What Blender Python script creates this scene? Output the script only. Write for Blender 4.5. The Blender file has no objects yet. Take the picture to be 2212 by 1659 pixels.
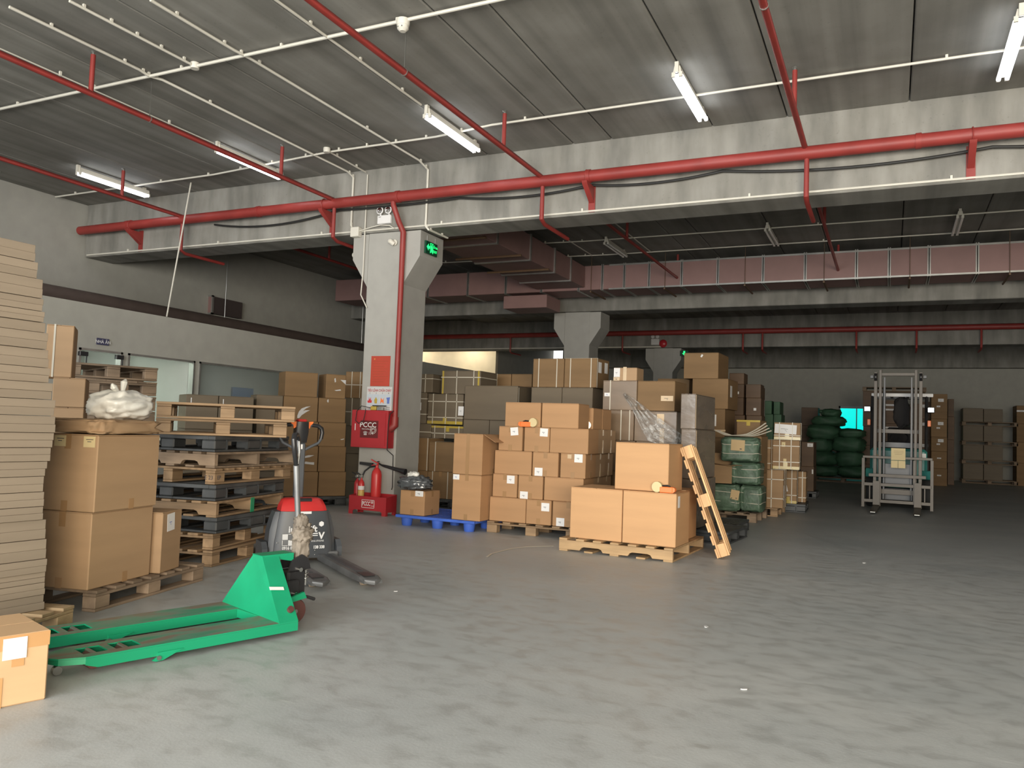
import bpy, bmesh, math, random
import numpy as np
from mathutils import Vector, Matrix, Euler
random.seed(7)
S = bpy.context.scene
C = S.collection
PI = math.pi
# ------------------------------------------------------------------ camera
YAW, PITCH, ROLL, FPX, HC = 0.44144747, 0.05649947, 0.03661517, 1735.70135, 1.3
def _axes():
    cy, sy, cp, sp = math.cos(YAW), math.sin(YAW), math.cos(PITCH), math.sin(PITCH)
    fw = Vector((-sy*cp, cy*cp, sp)); r = Vector((cy, sy, 0)); u = r.cross(fw)
    c, s = math.cos(ROLL), math.sin(ROLL)
    return c*r + s*u, -s*r + c*u, fw
RR, UU, FW = _axes()
CAM = Vector((0, 0, HC))
cam_d = bpy.data.cameras.new('camera'); cam = bpy.data.objects.new('camera', cam_d); C.objects.link(cam)
cam_d.sensor_width = 36; cam_d.lens = FPX/2212*36; cam_d.clip_end = 200; cam_d.clip_start = .05
cam.matrix_world = Matrix(((RR.x, UU.x, -FW.x, 0), (RR.y, UU.y, -FW.y, 0), (RR.z, UU.z, -FW.z, HC), (0, 0, 0, 1)))
S.camera = cam
# ------------------------------------------------------------------ view, world, big lights
S.view_settings.view_transform = 'Standard'; S.view_settings.look = 'None'
S.view_settings.gamma = 1; S.view_settings.use_curve_mapping = False
S.view_settings.exposure = 0.15
W = bpy.data.worlds.new('world'); S.world = W; W.use_nodes = True
W.node_tree.nodes['Background'].inputs[0].default_value = (.97, .98, .97, 1)
W.node_tree.nodes['Background'].inputs[1].default_value = 1.2
def area(name, loc, direc, sx, sy, power, col):
    d = bpy.data.lights.new(name, 'AREA'); d.shape = 'RECTANGLE'; d.size = sx; d.size_y = sy; d.energy = power; d.color = col
    o = bpy.data.objects.new(name, d); C.objects.link(o); o.location = loc
    o.rotation_euler = Vector(direc).to_track_quat('-Z', 'Y').to_euler(); return o
area('daylight_dock_door', (-3.0, -6.6, 2.2), (0, 1, -.06), 9, 4.2, 1480, (.985, .99, .965))
area('warm_fill_right_rear', (4.6, -5.8, 2.1), (-.4, 1, -.06), 5, 4.0, 1350, (1.0, .87, .68))  # added warm light from the right rear; no side door is known

# ------------------------------------------------------------------ materials
def _nt(name):
    m = bpy.data.materials.new(name); m.use_nodes = True
    nt = m.node_tree; return m, nt, nt.nodes['Principled BSDF']
def N(nt, t, **kw):
    n = nt.nodes.new(t)
    for k, v in kw.items():
        if k.startswith('i_'): n.inputs[int(k[2:]) if k[2:].isdigit() else k[2:]].default_value = v
        else: setattr(n, k, v)
    return n
def ramp(nt, stops):
    n = nt.nodes.new('ShaderNodeValToRGB'); e = n.color_ramp.elements
    while len(e) < len(stops): e.new(.5)
    for i, (p, c) in enumerate(stops): e[i].position = p; e[i].color = (*c, 1) if len(c) == 3 else c
    return n
def sc(c, k): return tuple(min(1, x*k) for x in c)
def mat(name, col, rough=.6, metal=0, var=.12, scale=(4, 4, 4), bump=0, spec=.5, detail=4, obj_var=0, nscale=1.0):
    m, nt, b = _nt(name)
    b.inputs['Roughness'].default_value = rough; b.inputs['Metallic'].default_value = metal
    b.inputs['Specular IOR Level'].default_value = spec
    if var > 0:
        tc = N(nt, 'ShaderNodeTexCoord'); mp = N(nt, 'ShaderNodeMapping'); mp.inputs['Scale'].default_value = scale
        no = N(nt, 'ShaderNodeTexNoise'); no.inputs['Scale'].default_value = nscale; no.inputs['Detail'].default_value = detail
        nt.links.new(tc.outputs['Object'], mp.inputs[0]); nt.links.new(mp.outputs[0], no.inputs['Vector'])
        r = ramp(nt, [(.3, sc(col, 1-var)), (.7, sc(col, 1+var))]); nt.links.new(no.outputs['Fac'], r.inputs[0])
        out = r.outputs[0]
        if obj_var:
            oi = N(nt, 'ShaderNodeObjectInfo'); hs = N(nt, 'ShaderNodeHueSaturation')
            mr = N(nt, 'ShaderNodeMapRange'); mr.inputs[3].default_value = 1-obj_var; mr.inputs[4].default_value = 1+obj_var
            nt.links.new(oi.outputs['Random'], mr.inputs[0]); nt.links.new(mr.outputs[0], hs.inputs['Value'])
            nt.links.new(out, hs.inputs['Color']); out = hs.outputs[0]
        nt.links.new(out, b.inputs['Base Color'])
        if bump:
            bp = N(nt, 'ShaderNodeBump'); bp.inputs['Strength'].default_value = bump; bp.inputs['Distance'].default_value = .01
            nt.links.new(no.outputs['Fac'], bp.inputs['Height']); nt.links.new(bp.outputs[0], b.inputs['Normal'])
    else:
        b.inputs['Base Color'].default_value = (*col, 1)
    return m
def emis(name, col, k):
    m, nt, b = _nt(name); b.inputs['Base Color'].default_value = (*col, 1)
    b.inputs['Emission Color'].default_value = (*col, 1); b.inputs['Emission Strength'].default_value = k; return m
def concrete_floor():
    m, nt, b = _nt('worn_concrete_floor')
    tc = N(nt, 'ShaderNodeTexCoord')
    def noise(scale, det, st=(1, 1, 1), dist=0):
        mp = N(nt, 'ShaderNodeMapping'); mp.inputs['Scale'].default_value = st; mp.inputs['Rotation'].default_value = (0, 0, .35)
        n = N(nt, 'ShaderNodeTexNoise'); n.inputs['Scale'].default_value = scale; n.inputs['Detail'].default_value = det
        n.inputs['Distortion'].default_value = dist
        nt.links.new(tc.outputs['Object'], mp.inputs[0]); nt.links.new(mp.outputs[0], n.inputs[0]); return n
    a = noise(.55, 6, (1, 1.6, 1), .4); c = noise(6.0, 9, (1, 1.5, 1), .4); d = noise(60, 2); e = noise(1.6, 4, (1.0, 2.0, 1), 1.2); f = noise(5.5, 3, (.25, 3.4, 1), 1.2)
    ra = ramp(nt, [(.33, (.375, .40, .405)), (.52, (.42, .44, .44)), (.7, (.465, .48, .475))]); nt.links.new(a.outputs[0], ra.inputs[0])
    rc = ramp(nt, [(.34, (.80, .79, .78)), (.5, (1, 1, 1)), (.70, (1.06, 1.06, 1.06))]); nt.links.new(c.outputs[0], rc.inputs[0])
    re = ramp(nt, [(.25, (.70, .67, .64)), (.30, (1, 1, 1))]); nt.links.new(e.outputs[0], re.inputs[0])
    rf = ramp(nt, [(.68, (1, 1, 1)), (.76, (1.22, 1.22, 1.2))]); nt.links.new(f.outputs[0], rf.inputs[0])
    cur = ra.outputs[0]
    for o in (rc, re, rf):
        mx = N(nt, 'ShaderNodeMix', data_type='RGBA', blend_type='MULTIPLY'); mx.inputs[0].default_value = .7
        nt.links.new(cur, mx.inputs[6]); nt.links.new(o.outputs[0], mx.inputs[7]); cur = mx.outputs[2]
    nt.links.new(cur, b.inputs['Base Color'])
    rr = ramp(nt, [(.3, (.36,)*3), (.7, (.58,)*3)]); nt.links.new(c.outputs[0], rr.inputs[0]); nt.links.new(rr.outputs[0], b.inputs['Roughness'])
    bp = N(nt, 'ShaderNodeBump'); bp.inputs['Strength'].default_value = .06; bp.inputs['Distance'].default_value = .01
    nt.links.new(d.outputs[0], bp.inputs['Height']); nt.links.new(bp.outputs[0], b.inputs['Normal'])
    return m
def concrete_slab():
    m, nt, b = _nt('precast_concrete')
    tc = N(nt, 'ShaderNodeTexCoord'); oi = N(nt, 'ShaderNodeObjectInfo')
    def noise(scale, det, st):
        mp = N(nt, 'ShaderNodeMapping'); mp.inputs['Scale'].default_value = st
        n = N(nt, 'ShaderNodeTexNoise'); n.inputs['Scale'].default_value = scale; n.inputs['Detail'].default_value = det
        nt.links.new(tc.outputs['Object'], mp.inputs[0]); nt.links.new(mp.outputs[0], n.inputs[0]); return n
    a = noise(1, 4, (4.2, .13, 1)); c = noise(1.8, 7, (1, 1, 1)); d = noise(30, 2, (1, 1, 1))
    ra = ramp(nt, [(.3, (.165, .162, .148)), (.5, (.225, .22, .20)), (.72, (.285, .278, .255))]); nt.links.new(a.outputs[0], ra.inputs[0])
    rc = ramp(nt, [(.35, (.87, .865, .85)), (.6, (1.04, 1.04, 1.04))]); nt.links.new(c.outputs[0], rc.inputs[0])
    rd = ramp(nt, [(.22, (.8,)*3), (.34, (1,)*3)]); nt.links.new(d.outputs[0], rd.inputs[0])
    cur = ra.outputs[0]
    for o in (rc, rd):
        mx = N(nt, 'ShaderNodeMix', data_type='RGBA', blend_type='MULTIPLY'); mx.inputs[0].default_value = .9
        nt.links.new(cur, mx.inputs[6]); nt.links.new(o.outputs[0], mx.inputs[7]); cur = mx.outputs[2]
    hs = N(nt, 'ShaderNodeHueSaturation'); mr = N(nt, 'ShaderNodeMapRange'); mr.inputs[3].default_value = .9; mr.inputs[4].default_value = 1.1
    nt.links.new(oi.outputs['Random'], mr.inputs[0]); nt.links.new(mr.outputs[0], hs.inputs['Value']); nt.links.new(cur, hs.inputs['Color'])
    nt.links.new(hs.outputs[0], b.inputs['Base Color']); b.inputs['Roughness'].default_value = .85
    return m
def film_mat():
    m, nt, b = _nt('clear_stretch_film')
    b.inputs['Base Color'].default_value = (.86, .86, .84, 1); b.inputs['Roughness'].default_value = .16
    b.inputs['Alpha'].default_value = .2; b.inputs['Specular IOR Level'].default_value = .9
    tc = N(nt, 'ShaderNodeTexCoord'); n = N(nt, 'ShaderNodeTexNoise'); n.inputs['Scale'].default_value = 9; n.inputs['Detail'].default_value = 5; n.inputs['Distortion'].default_value = 1.5
    bp = N(nt, 'ShaderNodeBump'); bp.inputs['Strength'].default_value = .8; bp.inputs['Distance'].default_value = .03
    nt.links.new(tc.outputs['Object'], n.inputs[0]); nt.links.new(n.outputs[0], bp.inputs['Height']); nt.links.new(bp.outputs[0], b.inputs['Normal'])
    r = ramp(nt, [(.42, (.10,)*3), (.62, (.42,)*3)]); nt.links.new(n.outputs[0], r.inputs[0]); nt.links.new(r.outputs[0], b.inputs['Alpha'])
    return m
M = dict(
    floor=concrete_floor(), slab=concrete_slab(),
    white=mat('white_plaster', (.37, .364, .34), .8, var=.05),
    wall=mat('grey_white_wall_paint', (.36, .355, .32), .85, var=.05),
    cream=mat('white_wall_warm_light_tint', (.72, .66, .52), .85, var=.04),  # side bay wall is white; warm lamp light is mixed into its colour
    kraft=mat('light_kraft_cardboard', (.42, .245, .125), .72, var=.06, scale=(1.2, 1.2, 9), obj_var=.05, spec=.3),
    kraft2=mat('fresh_kraft_cardboard', (.55, .325, .165), .72, var=.05, scale=(1.2, 1.2, 9), obj_var=.03, spec=.3),
    kraft3=mat('tan_cardboard', (.40, .265, .155), .72, var=.06, scale=(1.2, 1.2, 9), obj_var=.06, spec=.3),
    kraftd=mat('tan_cardboard_painted_shade', (.31, .20, .11), .7, var=.08, scale=(1.2, 1.2, 6), obj_var=.06, spec=.3), brown=mat('brown_cardboard', (.235, .145, .07), .7, var=.1, scale=(1.2, 1.2, 6), obj_var=.1, spec=.35),  # first one: tan cardboard darkened, the aisle's shade put into its colour
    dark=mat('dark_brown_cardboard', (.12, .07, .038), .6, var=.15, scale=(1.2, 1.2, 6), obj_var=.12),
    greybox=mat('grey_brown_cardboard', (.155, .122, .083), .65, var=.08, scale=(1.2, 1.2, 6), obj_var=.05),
    flat=mat('pale_grey_cardboard', (.265, .215, .162), .75, var=.07, scale=(1.5, 1.5, 14), obj_var=.06, spec=.3),
    wrapped=mat('film_wrapped_cardboard', (.21, .145, .09), .3, var=.16, scale=(2, 2, 5), bump=.5, spec=.9, obj_var=.05),
    shiny=mat('grey_shiny_wrapped_board', (.17, .13, .095), .2, var=.25, scale=(2, 2, 5), bump=.9, spec=1.0),
    tape=mat('brown_packing_tape', (.36, .215, .105), .25, var=.04, spec=.6),
    ytape=mat('yellow_packing_tape', (.46, .34, .06), .25, var=.1, spec=.6),
    ctape=mat('pale_clear_tape', (.62, .47, .30), .2, var=.1, spec=.7),
    paper=mat('white_paper', (.78, .78, .78), .7, var=.03), kpaper=mat('tan_paper_label', (.50, .36, .19), .7, var=.04),
    ypaper=mat('yellow_paper', (.66, .54, .30), .7, var=.05), ink=mat('ink', (.05, .05, .07), .8, var=0), inkb=mat('blue_ink', (.12, .18, .5), .8, var=0),
    strap=mat('white_plastic_strap', (.58, .54, .45), .4, var=.03),
    woodm=mat('clean_pallet_wood', (.43, .285, .15), .75, var=.2, scale=(2, 14, 14), obj_var=.12), wood=mat('pallet_wood', (.30, .20, .115), .75, var=.28, scale=(2, 14, 14), obj_var=.18), 
    woodx=mat('weathered_pallet_wood', (.24, .175, .12), .8, var=.3, scale=(3, 12, 12), obj_var=.2),
    woodl=mat('fresh_orange_pallet_wood', (.66, .40, .20), .7, var=.22, scale=(2, 14, 14), obj_var=.12),
    blackp=mat('dusty_black_plastic', (.055, .06, .064), .5, var=.35, scale=(5, 5, 5)),
    bluep=mat('blue_plastic', (.06, .15, .62), .45, var=.15),
    red=mat('red_pipe_paint', (.26, .033, .028), .5, var=.14, scale=(3, 3, 3)), redshade=mat('red_paint_shade_darkened', (.10, .075, .066), .6, var=.1), redbox=mat('red_cabinet_paint', (.40, .022, .03), .35, var=.05),  # left wall pipe hangs in shade; that shade is painted into its dull red
    redpost=mat('red_poster', (.45, .055, .03), .5, var=.06), redtxt=mat('faded_yellow_print', (.62, .25, .06), .6, var=0),
    ductd=mat('dark_duct_board', (.06, .045, .042), .7, var=.05), duct=mat('pink_duct_board', (.27, .16, .15), .6, var=.06, obj_var=.05), galv=mat('galvanised_steel', (.50, .50, .48), .3, metal=.8, var=.15),
    conduit=mat('white_pvc_conduit', (.66, .64, .57), .45, var=.04),
    cable=mat('black_rubber_cable', (.02, .02, .02), .5, var=0), black=mat('black_plastic', (.02, .02, .022), .35, var=.1),
    grey=mat('dark_grey_machine_paint', (.075, .082, .092), .42, var=.10), greyl=mat('worn_grey_steel', (.16, .165, .17), .45, metal=.3, var=.3),
    redcov=mat('bright_red_cover', (.58, .035, .035), .35, var=.03), orange=mat('orange_plastic', (.90, .20, .04), .4, var=.02),
    green=mat('green_machine_paint', (.008, .30, .145), .38, var=.14, scale=(3, 3, 3)), 
    chrome=mat('chrome', (.7, .7, .68), .2, metal=1, var=0), steel=mat('steel', (.40, .40, .38), .35, metal=.9, var=.1),
    rubber=mat('red_polyurethane_wheel', (.10, .04, .035), .5, var=.1), wheelg=mat('tan_nylon_wheel', (.38, .30, .22), .5, var=.1),
    tyre=mat('black_rubber_tyre', (.025, .025, .025), .8, var=.1),
    masking=mat('grimy_beige_wrapping', (.20, .17, .137), .8, var=.3, scale=(9, 9, 9), bump=.5),
    bale=mat('green_woven_plastic', (.075, .125, .082), .5, var=.3, scale=(5, 5, 5), bump=1.6, spec=.5, nscale=1.6),
    sack=mat('dark_green_sack', (.045, .115, .062), .6, var=.25, scale=(3, 3, 3), bump=.4),
    teal=mat('teal_forklift_paint', (.04, .22, .20), .4, var=.08), mast=mat('forklift_mast_steel', (.085, .072, .058), .45, metal=.2, var=.12),
    bag=mat('milky_plastic_bag', (.78, .78, .74), .35, var=.15, scale=(6, 6, 6), bump=.5, spec=.8),
    greybag=mat('smoky_plastic_bag', (.10, .11, .12), .15, var=.45, scale=(9, 9, 9), bump=.9, spec=1.0),
    bluepaint=mat('blue_door_paint', (.04, .10, .25), .5, var=.05), navy=mat('navy_sign', (.05, .05, .10), .5, var=0),
    woodl2=mat('pale_fresh_pallet_wood', (.42, .30, .17), .7, var=.2, scale=(14, 2, 14), obj_var=.12),
    kraftn=mat('warm_near_cardboard', (.56, .37, .21), .72, var=.06, scale=(1.2, 1.2, 9), spec=.3), otape=mat('orange_brown_tape', (.50, .28, .12), .3, var=.05, spec=.6),
    paper2=mat('greyish_paper', (.58, .58, .58), .7, var=.05), darkred=mat('dark_red_glass', (.13, .015, .018), .15, var=0), redtxt2=mat('faint_red_print', (.34, .06, .025), .6, var=0),
    cellc=mat('pale_blue_print', (.50, .56, .62), .7, var=0), ytape2=mat('aged_yellow_label', (.62, .42, .12), .5, var=.2),
    shirt=mat('black_cloth', (.02, .018, .018), .9, var=.1),
    film=film_mat(),
    tube=emis('lit_fluorescent_tube', (.93, .95, 1.0), 11), tubeoff=mat('unlit_glass_tube', (.75, .76, .74), .15, var=0),
    exitg=emis('lit_green_sign_print', (.02, 1, .22), 1.3), exitd=mat('dark_green_sign_face', (.005, .06, .03), .3, var=0),
    cyan=emis('backlit_cyan_window', (.0, .78, .70), 1.0), 
)
def gm(name):
    m, nt, b = _nt(name); b.inputs['Base Color'].default_value = (.8, .9, .86, 1); b.inputs['Alpha'].default_value = .12; b.inputs['Roughness'].default_value = .05; return m
M['glass'] = gm('window_glass')

def worn_green():
    m, nt, b = _nt('worn_green_fork_paint'); b.inputs['Roughness'].default_value = .45
    tc = N(nt, 'ShaderNodeTexCoord'); mp = N(nt, 'ShaderNodeMapping'); mp.inputs['Scale'].default_value = (2.2, 8, 3)
    n = N(nt, 'ShaderNodeTexNoise'); n.inputs['Scale'].default_value = 1.4; n.inputs['Detail'].default_value = 7
    nt.links.new(tc.outputs['Object'], mp.inputs[0]); nt.links.new(mp.outputs[0], n.inputs[0])
    r = ramp(nt, [(.43, (.20, .155, .12)), (.52, (.13, .24, .175)), (.66, (.035, .25, .145))]); nt.links.new(n.outputs[0], r.inputs[0])
    ge = N(nt, 'ShaderNodeNewGeometry'); sx = N(nt, 'ShaderNodeSeparateXYZ'); nt.links.new(ge.outputs['Normal'], sx.inputs[0])
    mx = N(nt, 'ShaderNodeMix', data_type='RGBA'); mx.inputs[6].default_value = (.008, .30, .145, 1)
    mm = N(nt, 'ShaderNodeMath', operation='MULTIPLY'); mm.use_clamp = True; mm.inputs[1].default_value = 1.0
    nt.links.new(sx.outputs[2], mm.inputs[0]); nt.links.new(mm.outputs[0], mx.inputs[0]); nt.links.new(r.outputs[0], mx.inputs[7])
    nt.links.new(mx.outputs[2], b.inputs['Base Color']); return m
M['wgreen'] = worn_green()

# ------------------------------------------------------------------ pixel -> place helpers (reference frame 2212 x 1659)
def ray(x, y): return (x-1106)/FPX*RR - (y-829.5)/FPX*UU + FW
def onz(x, y, z=0.): d = ray(x, y); return CAM + d*((z-HC)/d.z)
def ony(x, y, Y): d = ray(x, y); return CAM + d*(Y/d.y)
def onx(x, y, X): d = ray(x, y); return CAM + d*(X/d.x)
class Frame:
    def __init__(s, x, y, deg=0.):
        s.o = Vector((x, y, 0)); s.deg = deg; s.a = math.radians(deg)
        s.u = Vector((math.cos(s.a), math.sin(s.a), 0)); s.n = Vector((-s.u.y, s.u.x, 0))
    def hit(s, px, py, off=0.):          # a point on the upright plane through the frame: (along, height)
        d = ray(px, py); o = s.o + s.n*off
        t = (o-CAM).dot(s.n)/d.dot(s.n); p = CAM + d*t
        return (p-o).dot(s.u), p.z
    def at(s, x, y, z=0.): return s.o + s.u*x + s.n*y + Vector((0, 0, z))

# ------------------------------------------------------------------ mesh helpers
class MB:
    def __init__(s): s.v = []; s.f = []; s.smooth = False; s.organic = False
    def add(s, vs, fs, T=None):
        n = len(s.v)
        s.v += [tuple(T @ Vector(v)) for v in vs] if T is not None else [tuple(v) for v in vs]
        s.f += [tuple(i+n for i in f) for f in fs]; return s
    def box(s, x0, y0, z0, x1, y1, z1, c=0., T=None):
        if x1 < x0: x0, x1 = x1, x0
        if y1 < y0: y0, y1 = y1, y0
        if z1 < z0: z0, z1 = z1, z0
        if c <= 0:
            return s.add([(x0,y0,z0),(x1,y0,z0),(x1,y1,z0),(x0,y1,z0),(x0,y0,z1),(x1,y0,z1),(x1,y1,z1),(x0,y1,z1)],
                         [(0,3,2,1),(4,5,6,7),(0,1,5,4),(1,2,6,5),(2,3,7,6),(3,0,4,7)], T)
        vs = []; idx = {}
        X = (x0, x1); Y = (y0, y1); Z = (z0, z1)
        for i in (0, 1):
            for j in (0, 1):
                for k in (0, 1):
                    sx, sy, sz = (c, -c)[i], (c, -c)[j], (c, -c)[k]
                    for ax in range(3):
                        p = [X[i]+sx, Y[j]+sy, Z[k]+sz]; p[ax] = (X, Y, Z)[ax][(i, j, k)[ax]]
                        idx[(i,j,k,ax)] = len(vs); vs.append(tuple(p))
        fs = []
        for ax in range(3):
            a, b = [q for q in range(3) if q != ax]
            for sd in (0, 1):
                ring = []
                for (p, q) in ((0,0),(1,0),(1,1),(0,1)):
                    key = [0,0,0]; key[ax] = sd; key[a] = p; key[b] = q; ring.append(idx[(*key, ax)])
                fs.append(tuple(ring))
        for ax in range(3):
            a, b = [q for q in range(3) if q != ax]
            for p in (0, 1):
                for q in (0, 1):
                    k0 = [0,0,0]; k0[a] = p; k0[b] = q; k1 = list(k0); k1[ax] = 1
                    fs.append((idx[(*k0, a)], idx[(*k1, a)], idx[(*k1, b)], idx[(*k0, b)]))
        for i in (0, 1):
            for j in (0, 1):
                for k in (0, 1): fs.append((idx[(i,j,k,0)], idx[(i,j,k,1)], idx[(i,j,k,2)]))
        return s.add(vs, fs, T)
    def prism(s, pts, a, b, axis='y', T=None):      # outline (2D) extruded from a to b along axis
        n = len(pts)
        def P(p, t): return {'y': (p[0], t, p[1]), 'x': (t, p[0], p[1]), 'z': (p[0], p[1], t)}[axis]
        return s.add([P(p, a) for p in pts] + [P(p, b) for p in pts],
                     [tuple(range(n)), tuple(range(2*n-1, n-1, -1))] + [(i, (i+1) % n, n+(i+1) % n, n+i) for i in range(n)], T)
    def tube(s, pts, r, n=8, closed=False, T=None):
        s.smooth = True; pts = [Vector(p) for p in pts]; m = len(pts); vs = []; fs = []
        rr = r if isinstance(r, (list, tuple)) else [r]*m
        ref = None
        for i, p in enumerate(pts):
            if closed: d = (pts[(i+1) % m]-pts[i-1])
            else: d = (pts[min(i+1, m-1)]-pts[max(i-1, 0)])
            d.normalize()
            if ref is None:
                ref = Vector((0, 0, 1)) if abs(d.z) < .9 else Vector((1, 0, 0))
            x = d.cross(ref)
            if x.length < 1e-4: x = d.cross(Vector((1, 0, 0)))
            x.normalize(); y = d.cross(x); ref = x.cross(d) * 1.0
            k = 1.
            if 0 < i < m-1:
                c = (pts[i]-pts[i-1]).normalized().dot((pts[i+1]-pts[i]).normalized()); k = 1/max(.5, math.sqrt(max(0, (1+c)/2)))
            for q in range(n):
                t = 2*PI*q/n; vs.append(p + (x*math.cos(t)+y*math.sin(t))*rr[i]*(k if k < 1.05 else 1.1))
        for i in range(m if closed else m-1):
            j = (i+1) % m
            for q in range(n): fs.append((i*n+q, i*n+(q+1) % n, j*n+(q+1) % n, j*n+q))
        if not closed: fs += [tuple(range(n)), tuple(range((m-1)*n, m*n))]
        return s.add(vs, fs, T)
    def lathe(s, prof, n=20, T=None, axis='z'):
        s.smooth = True; vs = []; fs = []; m = len(prof)
        for r, z in prof:
            for q in range(n):
                t = 2*PI*q/n; a, b = r*math.cos(t), r*math.sin(t)
                vs.append({'z': (a, b, z), 'y': (a, z, b), 'x': (z, a, b)}[axis])
        for i in range(m-1):
            for q in range(n): fs.append((i*n+q, i*n+(q+1) % n, (i+1)*n+(q+1) % n, (i+1)*n+q))
        fs += [tuple(range(n)), tuple(range((m-1)*n, m*n))]
        return s.add(vs, fs, T)
    def disc(s, c, r, w, axis='y', n=20): # wheel
        T = Matrix.Translation(c)
        return s.lathe([(r*.2, -w/2), (r*.93, -w/2), (r, -w/2*.7), (r, w/2*.7), (r*.93, w/2), (r*.2, w/2)], n, T, axis)
    def blob(s, size, seed=0, amp=.08, seg=28, rings=16, p=2.6, T=None, flat=None, freq=2.2):
        from mathutils import noise
        s.smooth = True; s.organic = True; vs = []; fs = []
        def sg(v, e): return math.copysign(abs(v)**e, v)
        e = 2/p
        for i in range(rings+1):
            ph = -PI/2 + PI*i/rings
            for j in range(seg):
                th = 2*PI*j/seg
                v = Vector((sg(math.cos(ph), e)*sg(math.cos(th), e), sg(math.cos(ph), e)*sg(math.sin(th), e), sg(math.sin(ph), e)))
                nn = noise.fractal(v*freq + Vector((seed*7.3, seed*3.1, 0)), .9, 2.1, 4)
                v *= 1 + amp*nn
                v = Vector((v.x*size[0]/2, v.y*size[1]/2, v.z*size[2]/2 + size[2]/2))
                if flat is not None: v.z = max(v.z, flat)
                vs.append(v)
        for i in range(rings):
            for j in range(seg): fs.append((i*seg+j, i*seg+(j+1) % seg, (i+1)*seg+(j+1) % seg, (i+1)*seg+j))
        return s.add(vs, fs, T)
def tag(o, label=None, cat=None, group=None, kind=None):
    if label: o['label'] = label
    if cat: o['category'] = cat
    if group: o['group'] = group
    if kind: o['kind'] = kind
    return o
def obj(name, mb, m, parent=None, label=None, cat=None, group=None, kind=None, loc=None, rot=None):
    if isinstance(mb, MB):
        me = bpy.data.meshes.new(name); me.from_pydata(mb.v, [], mb.f)
        b = bmesh.new(); b.from_mesh(me); bmesh.ops.recalc_face_normals(b, faces=b.faces); b.to_mesh(me); b.free()
        if mb.smooth:
            me.polygons.foreach_set('use_smooth', [True]*len(me.polygons)); (None if mb.organic else me.set_sharp_from_angle(angle=.7))
        me.materials.append(M[m] if isinstance(m, str) else m)
    else: me = mb
    o = bpy.data.objects.new(name, me); C.objects.link(o)
    if parent: o.parent = parent
    if loc is not None: o.location = loc
    if rot is not None: o.rotation_euler = rot if hasattr(rot, '__len__') else (0, 0, rot)
    return tag(o, label, cat, group, kind)
def empty(name, loc=(0,0,0), rot=0, label=None, cat=None, group=None, kind=None):
    o = bpy.data.objects.new(name, None); C.objects.link(o); o.location = loc
    o.rotation_euler = rot if hasattr(rot, '__len__') else (0, 0, rot); o.empty_display_size = .1
    return tag(o, label, cat, group, kind)
def dup(o, loc=None, rot=None, label=None, parent=None, group=None):
    c = o.copy(); C.objects.link(c)
    if parent: c.parent = parent
    for ch in list(o.children): dup(ch, parent=c)
    if loc is not None: c.location = loc
    if rot is not None: c.rotation_euler = rot if hasattr(rot, '__len__') else (0, 0, rot)
    if label: c['label'] = label
    if group: c['group'] = group
    return c
def text(name, s, size, m, parent, loc, rot=(PI/2, 0, 0), align='CENTER', ex=.0006, bold=0., sx=1.):
    cu = bpy.data.curves.new(name, 'FONT'); cu.body = s; cu.size = size; cu.align_x = align; cu.align_y = 'CENTER'; cu.extrude = ex; cu.resolution_u = 2
    cu.offset = bold
    o = bpy.data.objects.new(name, cu); C.objects.link(o)
    dg = bpy.context.evaluated_depsgraph_get(); me = bpy.data.meshes.new_from_object(o.evaluated_get(dg))
    bpy.data.objects.remove(o); me.materials.clear(); me.materials.append(M[m])
    t = bpy.data.objects.new(name, me); C.objects.link(t); t.location = loc; t.rotation_euler = rot; t.scale = (sx, 1, 1)
    if parent: t.parent = parent
    return t

# =================================================================== STRUCTURE
XL, XR, YB, YF, ZC = -13.6, 13.0, -4.6, 34.5, 5.18
YA0, YA1 = 19.6, 28.5
B1, B2, B3 = 9.95, 18.1, 26.25
ZB = 4.2
obj('floor', MB().box(XL-.3, YB-3, -.2, XR+.3, YF+.3, 0), 'floor', kind='structure')
ceil = empty('ceiling', kind='structure')
seams = [XL, -12.2, -10.8, -9.45, -8.11, -6.59, -5.21, -3.91, -3.37, -2.05, -1.16, .16, 1.4, 2.7, 4.0, 5.3, 6.6, 7.9, 9.2, 10.5, 11.8, XR]
yb = [(YB, B1+.0), (B1+.55, B2), (B2+.55, B3), (B3+.55, YF)]
for (y0, y1) in yb:
    for a, b in zip(seams[:-1], seams[1:]):
        obj('ceiling_slab', MB().box(a+.007, y0, ZC, b-.007, y1, ZC+.15, .012), 'slab', ceil)
obj('roof_topping', MB().box(XL-.3, YB, ZC+.16, XR+.3, YF+.3, ZC+.4), 'slab', ceil)
for i, y in enumerate((B1, B2, B3, 34.05)):
    d = .58 if i < 3 else .44
    obj('trim_%d' % (i+1), MB().box(XL+.02-(6.4 if i == 2 else 0), y, ZB, XR-.02, y+d, ZC+.14, .015), 'slab', kind='structure', label='deep concrete beam spanning the hall')
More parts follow.
